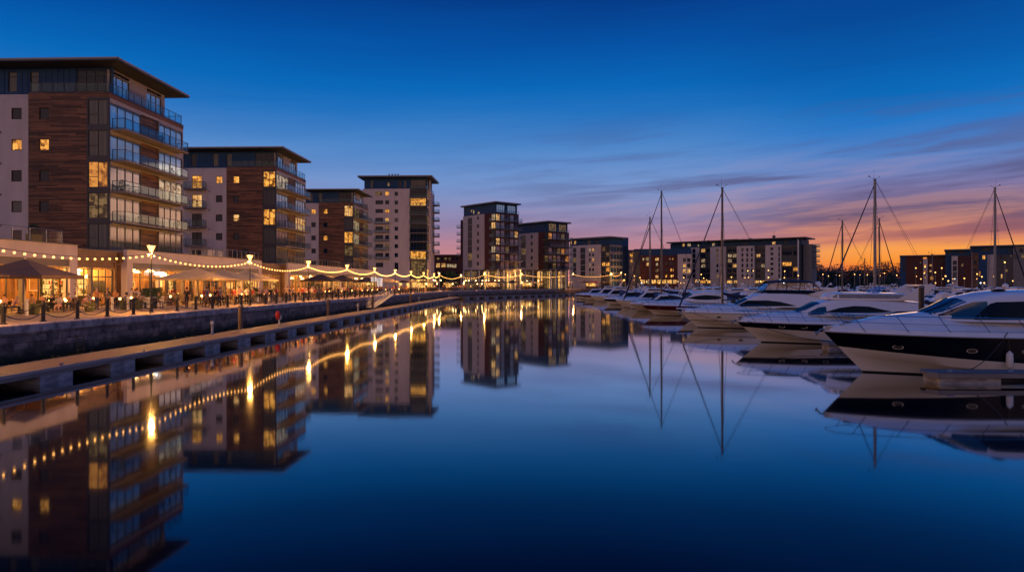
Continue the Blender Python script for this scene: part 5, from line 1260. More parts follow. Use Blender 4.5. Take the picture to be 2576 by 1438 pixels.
def side9(s,t):
    m=MB(); m.box(-.3,4,DECK,3.4,12,s.z('g',C8(2335,0)[0],C8(0,252)[1])); m.build('stair_tower',MT['slab'],t)
    m=MB(); m.box(-.9,-1.4,DECK,-.4,-.9,s.z('g',C8(2262,0)[0],C8(0,200)[1])); m.build('column',MT['white_paint'],t)
    for y_ in (262,325,390,452,515): balcony(t,'f',5,9,s.z('g',C8(2380,0)[0],C8(0,y_+18)[1]),2.2,2,off=-3.4,thick=.2)
    ug=s.u('g',C8(2335,0)[0]); ul=s.u('g',C8(620,0)[0]); m=MB(); 
    z1=s.z('g',C8(1500,0)[0],C8(0,207)[1]); m.box(ul,-1.6,z1-.25,ug,14,z1+.25); m.build('roof',MT['roof'],t)
    for x_,h in ((1097,.7),(1160,.5),(1380,.8),(1620,.9),(1910,2.6)):
        v=MB(); v.box(-.5 if x_!=1380 else -3,2,z1+.252,.5 if x_!=1380 else 3,3,z1+.25+h*.5); 
        if x_==1910: v.tube([(0,2.5,z1+1.0),(0,2.5,z1+3.4)],.06,5)
        v.build('roof_vent',MT['black'],t,(s.u('g',C8(x_,0)[0]),0,0))
S9,T9=plain_block('long white and dark glazed block at the head of the marina',C8(2262,0)[0],290,math.radians(-36),C8,segs,wb,0,13,side=side9)
# right-hand brick blocks
wr=[(1375,445,1392,462,'lit_c',1),(1485,470,1520,495,'lit_b',2),(1485,540,1520,562,'lit_b',2),(1490,612,1530,650,'lit_a',2),(1420,470,1450,505,'lit_orange',1),(1420,540,1450,572,'lit_orange',1),(1420,610,1450,635,'lit_orange',1),(1676,474,1690,488,'lit_c',1),(1700,474,1710,488,'lit_c',1),(1480,410,1525,440,'pane',2),(1690,540,1715,550,'pane',1),(1600,420,1640,450,'pane',2),(1180,420,1205,560,'pane',1),(1590,480,1620,520,'pane',1),(1590,560,1620,600,'pane',1),(1300,450,1330,490,'pane',1),(1300,530,1330,570,'pane',1)]
plain_block('long low dark red brick block right of the tree line',C9(1745,0)[0],255,math.radians(-28),C9,[(1145,1215,370,None,'zinc',.1),(1215,1412,372,None,'brick',0),(1412,1464,408,None,'render',-.3),(1464,1745,376,None,'brick',0)],wr,0,14,roof=(1140,1748,366))
wq=[(1755,430,1800,480,'pane',2),(1755,490,1800,550,'pane',2),(1755,560,1800,640,'pane_curtain',2),(1690,320,1740,350,'pane',3),(1830,320,1880,350,'pane',3),(2095,368,2130,415,'lit_a',2),(2040,550,2075,610,'lit_orange',2),(1990,430,2030,470,'pane',2),(1990,520,2030,560,'pane',2),(1850,460,1880,500,'lit_dim',1),(1850,540,1880,580,'pane',1),(2150,350,2200,400,'pane',2),(2170,420,2210,480,'pane',2),(2240,300,2300,350,'pane',3)]
plain_block('blue topped brick block with a pale glazed bay, right of the low brick one',C9(2150,0)[0],246,math.radians(-31),C9,[(1665,1960,310,380,'zinc',1.0),(1740,1812,378,None,'render',-.4),(1812,1965,378,None,'brick',0),(1965,2050,345,None,'timber',-.2),(2050,2150,345,None,'zinc',.1)],wq,0,14,roof=(1655,1955,300))
wz=[(2350,430,2375,520,'pane_curtain',1),(2340,430,2360,460,'lit_c',1),(2360,525,2390,560,'lit_dim',1),(2220,580,2240,620,'lit_b',1),(2305,585,2330,635,'lit_b',1),(2290,370,2330,410,'pane',2),(2460,360,2520,415,'pane_curtain',4),(2545,360,2576,400,'lit_dim',2),(2420,360,2435,390,'lit_dim',1),(2520,290,2570,340,'pane',3),(2100,280,2180,320,'pane',4),(2400,300,2430,340,'pane',2)]
plain_block('tall dark block with blue curved top at the right edge',C9(2700,0)[0],240,math.radians(-31),C9,[(1960,2480,258,360,'zinc',.6),(2150,2240,361,None,'render',-.2),(2240,2450,361,None,'frame',.3),(2450,2700,255,None,'slab',0)],wz,0,14,roof=(1955,2705,252))

# ------------------------------------------------------------------ trees
def tree(label,px,d,h,cr,group=None,lm='darkleaf',z_=DECK,n=520,seed=0):
    random.seed(seed+int(px)); x_,y_=at(px,d); t=thing('broadleaf_tree',label,'tree',(x_,y_,z_),0,group)
    m=MB(); m.tube([(0,0,0),(.1,.05,h*.3),(0,.1,h*.62)],[.28,.2,.08],7)
    for q in range(5):
        a=random.uniform(0,6.28); m.tube([(.05,.05,h*random.uniform(.3,.5)),(math.cos(a)*cr*.6,math.sin(a)*cr*.6,h*random.uniform(.6,.8))],[.1,.03],5)
    m.build('trunk',MT['bark'],t)
    m=MB()
    for q in range(15):
        a=random.uniform(0,6.28); r_=random.uniform(0,.75)*cr; leaf_clump((math.cos(a)*r_,math.sin(a)*r_,h*random.uniform(.2,.88)),cr*random.uniform(.34,.55),int(n/7),.42,m)
    m.build('crown',MT[lm],t,fix=False)
xs=[2042,2058,2074,2090,2106,2122,2140,2156,2172,2188,2206,2222,2238,2254,2268]
hh=[8,10,12.5,11,9.6,10,9.6,10.4,11,10,9.4,12.4,13.6,13,12]
for i,(px,h) in enumerate(zip(xs,hh)): tree('dark broadleaf tree in the distant tree line left of the brick blocks',px,330+12*(i%3),h,5.2,'trees in the distant tree line',seed=i)
tree('small green tree in front of the low block beside the white tower',1118,262,7,3.0,None,'leaf',seed=40); tree('second small green tree, nearer the brick corner tower',1140,258,6.4,2.8,None,'leaf',seed=41)

random.seed(5); m=MB()
for i in range(150):
    px=random.uniform(2034,2272); x_,y_=at(px,random.uniform(322,372)); leaf_clump((x_,y_,DECK+random.uniform(.5,4.2)),random.uniform(1.2,2.4),60,.5,m)
stuff(m.build('undergrowth',MT['darkleaf'],fix=False))
# ------------------------------------------------------------------ lamps, strings and stalls of the far quay
FP=[(1105,205),(1160,219),(1219,228),(1312,256),(1442,284),(1538,298),(1563,296)]
zq=[zat(y_,d) for y_,d in ((690,205),(694,219),(689,228),(690,256),(690,284),(690,298),(687,296))]
FPT=[at(px,d)+(z_,) for (px,d),z_ in zip(FP,zq)]
for i,p in enumerate(FPT):
    t=thing('festoon_pole','%s slim pole carrying the far string lights, counted from the white tower'%ordw(i),'pole',(p[0],p[1],DECK),0,'poles of the far string lights'); m=MB(); m.tube([(0,0,0),(0,0,p[2]-DECK+.1)],.07,6); m.build('post',MT['white_paint'],t); m=MB(); m.dome((0,0,p[2]-DECK+.25),.2,n=8,m=5); m.build('lamp_globe',MT['pendant'],t,smooth=60); point(t,p[2]-DECK-.35,7500)  # point light added at each pole to warm the blocks behind
for i,(a,b_) in enumerate(zip([(LX,LAMPS[-1],zs)]+FPT,FPT)):
    n=max(8,int(math.dist(a,b_)/.85))
    festoon('string_light','distant string of warm bulbs, %s span past the last promenade lamp'%ordw(i),a,b_,1.0 if i else .6,min(n,48),.10,MT['bulb_far'],'festoon lights along the far quay')
for i,(px,d,py) in enumerate(((1196,236,717),(1262,240,716),(1290,250,714),(1340,266,715),(1400,280,714),(1470,292,714),(1520,300,713))):
    x_,y_=at(px,d); parasol('small parasol on the far quay, %s from the white tower'%ordw(i),x_,y_,2.2,3.4,2.5,'canvas_cream' if i in(3,) else ('canvas_taupe' if i%2 else 'canvas_dark'),group='parasols on the far quay')
rn=random.Random(12)
# glowing lanterns and shop fronts behind the far crowd
for i in range(64):
    f=rn.random(); q=ff[int(f*(len(ff)-1))]; o_=rn.uniform(4,9); x_,y_=q[0]-o_*.85,q[1]+o_*.5; h=rn.choice((1.9,2.4,3.0))
    t=thing('lantern','glowing lantern on a thin stand among the far quay crowd','lantern',(x_,y_,DECK),0,'lanterns on the far quay'); m=MB(); m.tube([(0,0,0),(0,0,h)],.04,5); m.build('stand',MT['black'],t); m=MB(); m.dome((0,0,h+.14),.17,n=8,m=5); m.build('globe',MT['pendant'],t,smooth=60)
for i,(px,d,w_) in enumerate(((1240,246,5),(1330,268,5),(1372,276,6),(1425,288,5),(1490,298,6),(1535,303,4))):
    x_,y_=at(px,d); t=thing('market_stall','%s lit stall along the far quay, counted from the white tower'%ordw(i),'stall',(x_,y_,DECK),math.radians(-47)+PI/2,'lit stalls on the far quay')
    m=MB(); m.box(-w_/2,-.8,0,w_/2,.8,1.0); m.build('counter',MT['wood'],t); m=MB(); m.prism([(-1.2,2.5),(1.0,2.5),(1.0,2.6),(0,3.1),(-1.2,2.6)],-w_/2-.2,w_/2+.2,'x'); m.build('awning',MT['canvas_cream' if i%2 else 'red'],t); m=MB(); m.box(-w_/2,.9,1.0,w_/2,.95,2.4); m.build('lit_panel',MT['shop_lit'],t)
    m=MB()
    for a in (-w_/2+.05,w_/2-.05): m.box(a-.04,-.78,1.0,a+.04,-.7,2.5)
    m.build('post',MT['white_paint'],t)
def road_lamp(label,px,py,d,group='street lamps beyond the marina'):
    x_,y_=at(px,d); h=max(zat(py,d)-DECK,2.2); t=thing('street_lamp',label,'street lamp',(x_,y_,DECK),0,group); m=MB(); m.tube([(0,0,0),(0,0,h-.1)],.08,6); m.build('post',MT['steel'],t); m=MB(); m.dome((0,0,h),.2,n=8,m=5); m.build('lamp_globe',MT['far_glow'],t,smooth=60); return t
for i,(px,py,d) in enumerate(((2070,690,300),(2084,694,320),(2104,692,320),(2112,693,318),(2150,690,300),(2163,691,305),(2182,691,300),(2212,683,300),(2214,693,290),(2225,687,320),(2256,692,300),(2298,666,262),(2304,674,258),(2327,671,250),(2325,687,245),(2353,685,245),(2369,674,245),(2426,700,238),(2458,689,238),(2470,696,236),(2528,660,232),(1573,690,300),(1596,694,300),(1690,694,292),(1764,690,285),(1933,680,270),(1881,681,275),(1895,681,275),(1974,682,270),(2008,693,262),(1840,697,270),(1720,698,285),(1610,698,296))):
    road_lamp('glowing lamp %s'%('before the dark tree line' if 2060<px<2310 else ('in front of the right-hand brick blocks' if px>2310 else 'in front of the long white block')),px,py,d,'lamps '+('before the tree line' if 2060<px<2310 else ('by the brick blocks' if px>2310 else 'by the long white block')))
for i,(x_,y_,rz) in enumerate(((-33.6,172,0),(-33.4,181,0),(-31.8,190,0),(-30.5,200,-.3),(-27,212,-.6))):
    t=thing('market_stall','%s lit kiosk at the foot of the white tower'%ordw(i),'stall',(x_,y_,DECK),rz+PI/2,'lit kiosks by the white tower')
    m=MB(); m.box(-2,-.8,0,2,.8,1.0); m.build('counter',MT['wood'],t); m=MB(); m.prism([(-1.2,2.4),(1.0,2.4),(1.0,2.5),(0,3.0),(-1.2,2.5)],-2.2,2.2,'x'); m.build('awning',MT['canvas_cream' if i%2 else 'canvas_dark'],t); m=MB(); m.box(-2,.9,1.0,2,.95,2.3); m.build('lit_panel',MT['shop_lit'],t)

for i in range(44):
    px=rn.uniform(1560,2050) if i<30 else rn.uniform(2270,2570); d=(rn.uniform(268,288) if px<1800 else rn.uniform(236,262)) if i<30 else rn.uniform(196,214); x_,y_=at(px,d); h=rn.choice((2.2,2.8,3.4,4.2))
    w_='before the long white block' if i<30 else 'before the right-hand brick blocks'
    t=thing('lantern','small glowing lantern on a stand on the far shore %s'%w_,'lantern',(x_,y_,DECK),0,'lanterns '+w_); m=MB(); m.tube([(0,0,0),(0,0,h)],.04,5); m.build('stand',MT['black'],t); m=MB(); m.dome((0,0,h+.14),rn.choice((.1,.14,.19)),n=8,m=5); m.build('globe',MT['far_glow' if rn.random()<.8 else 'white_lamp'],t,smooth=60)
# ------------------------------------------------------------------ boats (bow at the local origin, stern along +x, water at z=0)
MT['gel']=M('white_gelcoat',(.75,.72,.705),(.80,.77,.75),(.5,.5,.5),.8,rough=.22,coat=.6,ior=1.5)
MT['gel_deck']=M('white_deck',(.70,.69,.69),(.76,.75,.74),(1,1,1),1.5,rough=.3,coat=1)
MT['navy']=M('navy_gelcoat',(.003,.005,.012),rough=.18,ior=1.25)
MT['maroon']=M('maroon_gelcoat',(.085,.010,.008),rough=.2,coat=.6)
MT['antifoul']=M('antifouling',(.012,.013,.018),rough=.8)
MT['tint']=M('tinted_boat_glass',(.006,.007,.010),rough=.04,ior=1.3)
MT['screen']=M('boat_windscreen',(.012,.045,.085),rough=.03,ior=1.7,metal=0)
MT['chrome']=M('polished_steel',(.55,.55,.56),rough=.15,metal=1)
MT['sailcover']=M('navy_sail_cover',(.012,.018,.045),(.02,.03,.07),(1,1,1),4,rough=.85,bump=.3)
MT['greycover']=M('grey_boat_cover',(.22,.23,.25),(.30,.31,.33),(1,1,1),3,rough=.85,bump=.3)
MT['bluecover']=M('blue_boat_cover',(.03,.07,.17),(.05,.10,.22),(1,1,1),3,rough=.85,bump=.3)
MT['beige']=M('cream_gelcoat',(.50,.43,.34),(.55,.48,.39),(.5,.5,.5),.8,rough=.25,coat=.4)
MT['mast']=M('dark_anodised_mast',(.10,.10,.11),rough=.35,metal=.6)
MT['palemast']=M('pale_mast',(.2,.2,.21),rough=.4,metal=.4)
MT['teak']=M('teak',(.20,.11,.05),(.26,.15,.08),(1,8,1),3,rough=.6)
MT['clear']=glass_mat('clear_vinyl',(.9,.9,.95),.10,(.80,.78,.82))
ip=lambda x_,P:float(np.interp(x_,[p[0] for p in P],[p[1] for p in P]))
def hull_rows(Q,zf,ns=26,side=0):
    """points of one waterline-ish row: zf(s) gives its height; both sides, bow first"""
def make_hull(t,Q):
    L,B,zb,zs_,rk=Q['L'],Q['B'],Q['zb'],Q['zs'],Q['rake']; ns=30; full=Q.get('full',.5)
    ss=[(i/ns)**1.35 for i in range(ns+1)]
    sheer=lambda s:zs_+(zb-zs_)*(1-s)**1.5
    def beam(s): 
        f=1-(1-min(s/full,1))**2.1; return B*f*(1-.12*max(0,(s-.6)/.4)**2)
    def P(s,z,flare,sgn):
        x0=rk*(1-max(z,-.3)/zb); x_=x0+s*(L-x0)
        return (x_, sgn*beam(s)*flare(s), z)
    lo=lambda a,b_:(lambda s:a+(b_-a)*min(1,s/.65))
    st=Q.get('stripe')
    zst=(lambda s:Q['sb'][1]+(Q['sb'][0]-Q['sb'][1])*(1-s)**1.7) if st else (lambda s:sheer(s)*.62)
    chn=lambda s:.10+(zb*.42-.10)*(1-min(s/.7,1))**1.6
    boot=lambda s:.07
    rows=[(sheer,lo(1,1)),(zst,lo(.90,.98)),(lambda s:max(chn(s)+.03,.10),lo(.72,.95)),(lambda s:max(chn(s),.09),lo(.66,.94)),(boot,lo(.45,.92)),(lambda s:-.35,lo(.25,.8))]
    def strip(a,b_,name,mat,lift=0):
        for sgn in (1,):
            m=MB()
            for sg in (-1,1):
                R=[]
                for (z,f) in rows[a:b_+1]: R.append([P(s,z(s),f,sg) for s in ss])
                m.grid(R)
            # transom
            R=[[P(1,z(1),f,-1),P(1,z(1),f,1)] for z,f in rows[a:b_+1]]; m.grid(R)
            bm=m.mesh(name,MT[mat],fix=False); b=bmesh.new(); b.from_mesh(bm); bmesh.ops.remove_doubles(b,verts=b.verts,dist=.002); bmesh.ops.recalc_face_normals(b,faces=b.faces); b.to_mesh(bm); b.free()
            bm.polygons.foreach_set('use_smooth',[True]*len(bm.polygons)); bm.set_sharp_from_angle(angle=math.radians(32))
            return obj(name,bm,t)
    if st: strip(0,1,'hull_stripe',st)
    strip(1 if st else 0,4,'hull',Q.get('hull','gel')); strip(4,5,'waterline_band','antifoul')
    # rubbing rail along the sheer
    m=MB()
    for sg in (-1,1): m.tube([tuple(Vector(P(s,sheer(s),lo(1,1),sg))+Vector((0,sg*.01,0))) for s in ss],.03,5)
    m.build('rubbing_rail',MT[Q.get('rubrail','pale_frame')],t,smooth=60)
    # deck with moulded edge and coachroof
    co_=Q['coach']; rows2=[]
    ed_=Q.get('edge',.2)
    for s in ss:
        x_,yb,zz=P(s,sheer(s),lo(1,1),1); h=ip(x_,co_); w_=max(yb-.10,yb*.8)
        e0=ed_*min(1,s*9+.2); H=[(.96,0),(.90,.03),(.80,.22),(.68,.55),(.52,.80),(.32,.94),(.15,.99)]
        L_=[(x_,-w_*a_,zz+e0+(.03 if k_ else 0)*(a_<.95)+(ed_-e0)*(1-a_)+h*f_) for k_,(a_,f_) in enumerate(H)]
        rows2.append([(x_,-yb,zz),(x_,-w_*.99,zz+e0)]+L_+[(x_,0,zz+ed_+h*1.02)]+[(p[0],-p[1],p[2]) for p in reversed(L_)]+[(x_,w_*.99,zz+e0),(x_,yb,zz)])
    m=MB(); m.grid(rows2); m.build('deck',MT[Q.get('deck','gel_deck')],t,smooth=50)
    return P,sheer,lo(1,1),beam
def superstructure(t,name,mat,prof,zbase,wb,wt,ext=.24,n=40,smooth=40):
    """prof: roof line [(x,z)]; wb, wt: half widths at base and roof along x"""
    x0,x1=prof[0][0],prof[-1][0]; rows=[]
    for i in range(n+1):
        x_=x0+(x1-x0)*i/n; z1=ip(x_,prof); z0=min(ip(x_,zbase),z1-.01); a=ip(x_,wb); c=ip(x_,wt); c=min(a,c); r_=min(ext,(z1-z0)*.5)
        Q_=[(0,0),(.25,.45),(.9,.8),(2.0,.97)]; half=[(x_,-a,z0)]+[(x_,-c+min(r_*u_,c*.6),z1-r_+r_*v_) for u_,v_ in Q_]+[(x_,-c*.25,z1+.035)]
        rows.append(half+[(x_,0,z1+.05)]+[(p[0],-p[1],p[2]) for p in reversed(half)])
    m=MB(); m.grid(rows); m.add(rows[-1],[tuple(range(13))]); m.add(rows[0],[tuple(range(13))]); o=m.build(name,MT[mat],t,smooth=smooth)
    def side(x_,z,sgn,off=.012):
        z1=ip(x_,prof); z0=min(ip(x_,zbase),z1-.01); a=ip(x_,wb); c=min(a,ip(x_,wt)); f=(z-z0)/max(z1-ext-z0,.01); f=min(max(f,0),1); return (x_,sgn*(a+(c-a)*f+off),z)
    def top(x_,v,off=.012):
        z1=ip(x_,prof); c=min(ip(x_,wb),ip(x_,wt)); y_=v*c; q=[-1,-.5,0,.5,1]; r_=min(ext,(z1-min(ip(x_,zbase),z1-.01))*.5); ys=[-1]+[-1+min(r_*u_,c*.6)/c for u_ in (.25,.9,2.0)]+[-.25,0]; vs_=[z1-r_+r_*q_ for q_ in (0,.45,.8,.97)]+[z1+.035,z1+.05]; zz=float(np.interp(-abs(v),ys,vs_)); return (x_,y_,zz+off)
    return o,side,top
def side_window(t,side,win,mat='tint',name='side_window',n=24,both=True):
    """win: [(x, zlow, zhigh)]"""
    for sg in ((-1,1) if both else (-1,)):
        R=[]; x0,x1=win[0][0],win[-1][0]
        for i in range(n+1):
            x_=x0+(x1-x0)*i/n; a=ip(x_,[(w_[0],w_[1]) for w_ in win]); b_=ip(x_,[(w_[0],w_[2]) for w_ in win]); R.append([side(x_,a+(b_-a)*k/4,sg) for k in range(5)])
        m=MB(); m.grid(R); m.build(name,MT[mat],t,smooth=60)
def windscreen(t,top,x0,x1,mat='screen',vs=.97,n=8):
    m=MB(); m.grid([[top(x0+(x1-x0)*i/n,-vs+2*vs*j/12) for j in range(13)] for i in range(n+1)]); o=m.build('windscreen',MT[mat],t,smooth=60)
    m=MB()
    for v in (-.33,.33): m.tube([top(x0+(x1-x0)*i/n,v,.02) for i in range(n+1)],.022,4)
    m.build('mullion',MT['tint'],o)
    m=MB()
    for v in (-.55,.1): m.tube([top(x0,v+.28,.03),top(x0+(x1-x0)*.75,v,.04)],.014,4)
    m.build('wiper',MT['black'],o)
def bow_rail(t,P,sheer,fl,h,s0,s1,n,lean=.35,two=True,ed=.2):
    m=MB(); k=18
    for sg in (-1,1):
        base=lambda s:Vector(P(s,sheer(s),fl,sg))*1.0
        def tp(s,hh): 
            b_=base(s); return Vector((b_.x-lean*hh/h,b_.y*.93,b_.z+ed*.5+hh))
        m.tube([tp(s0+(s1-s0)*i/k,h*(1 if i<k-2 else (.75 if i==k-2 else (.4 if i==k-1 else .05)))) for i in range(k+1)],.02,5)
        if two: m.tube([tp(s0+(s1-s0)*.62*i/k,h*.52) for i in range(k+1)],.013,4)
        for i in range(n):
            s=s0+(s1-s0)*(i+.4)/n; b_=base(s); m.tube([(b_.x,b_.y*.94,b_.z+.03),tp(s,h)],.016,4)
    a=[Vector((P(s0,sheer(s0),fl,sg)[0]-lean,P(s0,sheer(s0),fl,sg)[1]*.93,sheer(s0)+ed*.5+h)) for sg in (-1,1)]
    c=(a[0]+a[1])/2-Vector((.18,0,0)); m.tube([a[0],c,a[1]],.02,5)
    m.build('bow_rail',MT['chrome'],t,smooth=60)
def anchor(t,zb):
    m=MB(); m.tube([(.55,0,zb+.08),(-.12,0,zb+.06),(-.3,0,zb-.12)],.05,6); m.tube([(-.3,-.18,zb-.06),(-.32,0,zb-.2),(-.3,.18,zb-.06)],.035,5); m.box(.1,-.12,zb+.05,.6,.12,zb+.22); m.build('anchor',MT['steel'],t,smooth=40)
def porthole(t,P,fl,s,z,rx,rz_):
    for sg in (-1,1):
        c=Vector(P(s,z,fl,sg)); e=Vector(P(s+.02,z,fl,sg))-c; e.normalize(); m=MB(); pts_=[]
        n=16; ring=lambda k,o_:[(c+e*(math.cos(2*PI*i/n)*rx*k)+Vector((0,sg*o_,math.sin(2*PI*i/n)*rz_*k))) for i in range(n)]
        m.grid([ring(1,.0),ring(1,.022),ring(.86,.022),ring(.82,.012)],closed=True); o=m.build('porthole',MT['steel'],t,smooth=40); q=MB(); q.add(ring(.83,.013),[tuple(range(n))]); q.build('pane',MT['tint'],o,fix=False)
def cleat(t,x_,y_,z_):
    m=MB(); m.tube([(x_-.14,y_,z_+.07),(x_+.14,y_,z_+.07)],.022,5); m.tube([(x_-.05,y_,z_),(x_-.05,y_,z_+.07)],.02,5); m.tube([(x_+.05,y_,z_),(x_+.05,y_,z_+.07)],.02,5); m.build('cleat',MT['chrome'],t)
def boat(name,label,px,d,yaw,group=None):
    x_,y_=at(px,d); return thing(name,label,'motor boat',(x_,y_,0),YAW+math.radians(yaw),group)
G1='motor cruisers moored bow-out in the front row'
def rowfl(Q,k=.94): return lambda s:.93+(.99-.93)*min(1,s/.65)

# 1: big sports cruiser with the navy hull, nearest
Q=dict(L=15,B=2.15,zb=1.92,zs=1.72,rake=1.85,stripe='navy',sb=(1.22,.42),coach=[(0,.02),(.6,.10),(1.5,.30),(2.6,.55),(4.4,.78),(5.5,.82),(8,.70),(15,.4)],edge=.22,full=.42)
t=boat('motor_cruiser','nearest sports cruiser with a broad navy hull band and sleek hardtop',2071,32.6,-3.5)
P,sh,fl,bm_=make_hull(t,Q)
prof=[(4.3,2.72),(4.9,2.98),(5.75,3.40),(6.3,3.60),(7.0,3.76),(7.8,3.85),(9.5,3.90),(11.5,3.84),(12.8,3.66)]
cab,side,top=superstructure(t,'cabin','gel',prof,[(4.3,2.6),(5,2.5),(13,2.35)],[(4.3,.7),(5,1.35),(6,1.62),(9,1.74),(13,1.7)],[(4.3,.7),(5,1.15),(6,1.30),(8,1.38),(13,1.3)],ext=.34,n=70)
windscreen(t,top,4.42,5.95)
side_window(t,side,[(4.75,2.62,2.78),(5.3,2.6,3.06),(6.1,2.6,3.36),(6.7,2.6,3.40)],'screen','quarter_light')
side_window(t,side,[(6.0,2.58,2.64),(6.9,2.58,3.36),(9,2.6,3.42),(12,2.62,3.38),(12.5,2.8,3.2)],'tint')
m=MB(); m.dome((0,0,0),.3,n=14,m=4,sz=(1,1,.35),q0=0); m.build('roof_hatch',MT['tint'],t,(7.75,-.45,3.86),smooth=60)
m=MB(); m.prism([(5.0+.0,-1.0),(9.2,-1.02),(9.2,-.99),(6.2,-.96)],3.90,3.905,'z')
for s,z in ((.155,1.30),(.345,1.22),(.505,1.20),(.66,1.18)): porthole(t,P,lambda q:.955 if q<.3 else .985,s,z,.23,.10)
bow_rail(t,P,sh,fl,.72,.06,.72,6,lean=.62,ed=.3); anchor(t,1.95)
m=MB(); m.prism([(.28*math.cos(q*PI/6)+1.15,.17*math.sin(q*PI/6)) for q in range(12)],2.36,2.385,'z'); m.build('deck_hatch',MT['tint'],t,(0,-.05,0))
cleat(t,8.1,-2.0,2.03); cleat(t,.75,-.28,2.2)
m=MB(); m.box(12.8,-1.75,1.9,15,1.75,2.1); m.box(14.8,-1.9,.35,16.2,1.9,.5); m.build('cockpit',MT['gel'],t)
# 2: flybridge cruiser
Q=dict(L=13.2,B=2.0,zb=1.46,zs=1.34,rake=1.75,stripe='navy',sb=(1.10,.72),coach=[(0,.02),(.8,.15),(2.2,.42),(4.0,.62),(6,.62),(13,.3)],edge=.2,full=.42)
t=boat('motor_cruiser','flybridge cruiser with a narrow black hull band and arched side windows',1853,49.2,-5)
P,sh,fl,bm_=make_hull(t,Q)
prof=[(3.9,2.15),(4.5,2.42),(5.25,2.80),(6.0,3.02),(6.7,3.18),(8,3.2),(10,3.1),(12.2,2.9),(12.8,2.7)]
cab,side,top=superstructure(t,'cabin','gel',prof,[(3.9,2.05),(5,1.98),(13,1.8)],[(3.9,.7),(4.6,1.3),(6,1.6),(13,1.65)],[(3.9,.7),(4.6,1.05),(6,1.3),(13,1.35)],n=60)
windscreen(t,top,4.0,5.45)
side_window(t,side,[(4.6,2.02,2.18),(5.3,2.05,2.55),(5.75,2.1,2.62)],'screen','quarter_light')
side_window(t,side,[(5.7,2.22,2.26),(6.6,2.2,2.52),(7.6,2.2,2.66),(8.6,2.2,2.62),(9.5,2.22,2.4),(10.0,2.26,2.3)],'tint')
side_window(t,side,[(9.6,2.1,2.14),(10.4,2.06,2.3),(12,2.06,2.32),(12.6,2.1,2.26)],'tint')
m=MB()
for z_ in (2.02,1.93): 
    for sg in (-1,1): m.tube([(6,sg*1.66,z_),(12.4,sg*1.72,z_-.04)],.022,4)
m.build('hand_rail',MT['chrome'],t)
fb,fs,ft=superstructure(t,'flybridge','gel',[(6.1,3.2),(6.35,3.5),(7,3.56),(11.2,3.5)],[(6.1,3.1),(12,3.0)],[(6.1,.9),(6.6,1.25),(11.2,1.35)],[(6.1,.85),(6.6,1.2),(11.2,1.3)],ext=.1)
side_window(t,fs,[(6.3,3.2,3.3),(6.5,3.2,3.47),(11,3.14,3.43)],'greycover','spray_dodger')
for sg in (-1,1):
    m=MB(); m.prism([(10.5,3.15),(11.9,2.95),(13.0,4.12),(12.25,4.15)],sg*1.32-.06,sg*1.32+.06,'y'); m.build('radar_arch',MT['gel'],t)
m=MB(); m.box(12.3,-1.26,4.02,12.95,1.26,4.13); m.build('radar_arch',MT['gel'],t)
m=MB(); m.grid([[(9.2+.9*j/6+.15*abs(i)/6*0,-1.15*math.cos(PI*i/12)*(1-.05*j),3.5+.55*(j/6)) for j in range(7)] for i in range(13)]); m.build('fly_windscreen',MT['clear'],t,fix=False,smooth=60)
m=MB(); m.tube([(10.1,-1.15*.95*math.cos(PI*i/12),4.06) for i in range(13)],.025,5); m.tube([(9.2,-1.15,3.5),(10.1,-1.09,4.05)],.025,5); m.tube([(9.2,1.15,3.5),(10.1,1.09,4.05)],.025,5); m.build('windscreen_frame',MT['chrome'],t)
for s,z in ((.19,1.2),(.295,1.17),(.40,1.15)): porthole(t,P,lambda q:.965 if q<.3 else .985,s,z,.2,.09)
bow_rail(t,P,sh,fl,.7,.05,.62,7,lean=.5); anchor(t,1.5); cleat(t,.8,-.2,1.72)
m=MB(); m.box(12.8,-1.85,.9,14.2,1.85,1.05); m.build('bathing_platform',MT['teak'],t)
# 3: flybridge cruiser with the canvas enclosure
Q=dict(L=14.2,B=2.1,zb=1.44,zs=1.36,rake=1.5,stripe=None,coach=[(0,.02),(.8,.14),(2.4,.44),(4.6,.66),(7,.6),(14,.3)],edge=.2,full=.42)
t=boat('motor_cruiser','white cruiser with a navy canvas and clear vinyl enclosure on top',1715,65.5,-4)
P,sh,fl,bm_=make_hull(t,Q)
prof=[(4.5,2.05),(5.2,2.4),(5.9,2.78),(6.6,3.1),(7.4,3.36),(9,3.38),(11,3.3),(12.4,3.1),(13.4,2.7)]
cab,side,top=superstructure(t,'cabin','gel',prof,[(4.5,1.95),(14,1.8)],[(4.5,.7),(5.3,1.35),(7,1.65),(14,1.7)],[(4.5,.7),(5.3,1.1),(7,1.35),(14,1.4)],n=60)
windscreen(t,top,4.6,5.9)
side_window(t,side,[(4.9,2.0,2.12),(5.8,2.05,2.62),(7.6,2.1,2.64),(8.8,2.1,2.5),(10.1,2.12,2.16)],'tint'); side_window(t,side,[(8.3,1.9,1.93),(9,1.88,1.98),(11,1.88,1.98),(11.4,1.9,1.94)],'tint')
m=MB()
for sg in (-1,1): m.tube([P(i/20,.72,lambda s:.87+.1*min(1,s/.65),sg) for i in range(21)],.02,4)
m.build('hull_line',MT['navy'],t)
fb,fs,ft=superstructure(t,'flybridge','navy',[(7.2,3.42),(7.5,3.58),(8,3.62),(11.4,3.56),(12,3.5)],[(7.2,3.3),(12,3.2)],[(7.2,.9),(7.8,1.25),(12,1.3)],[(7.2,.85),(7.8,1.2),(12,1.25)],ext=.06)
m=MB(); R=[]
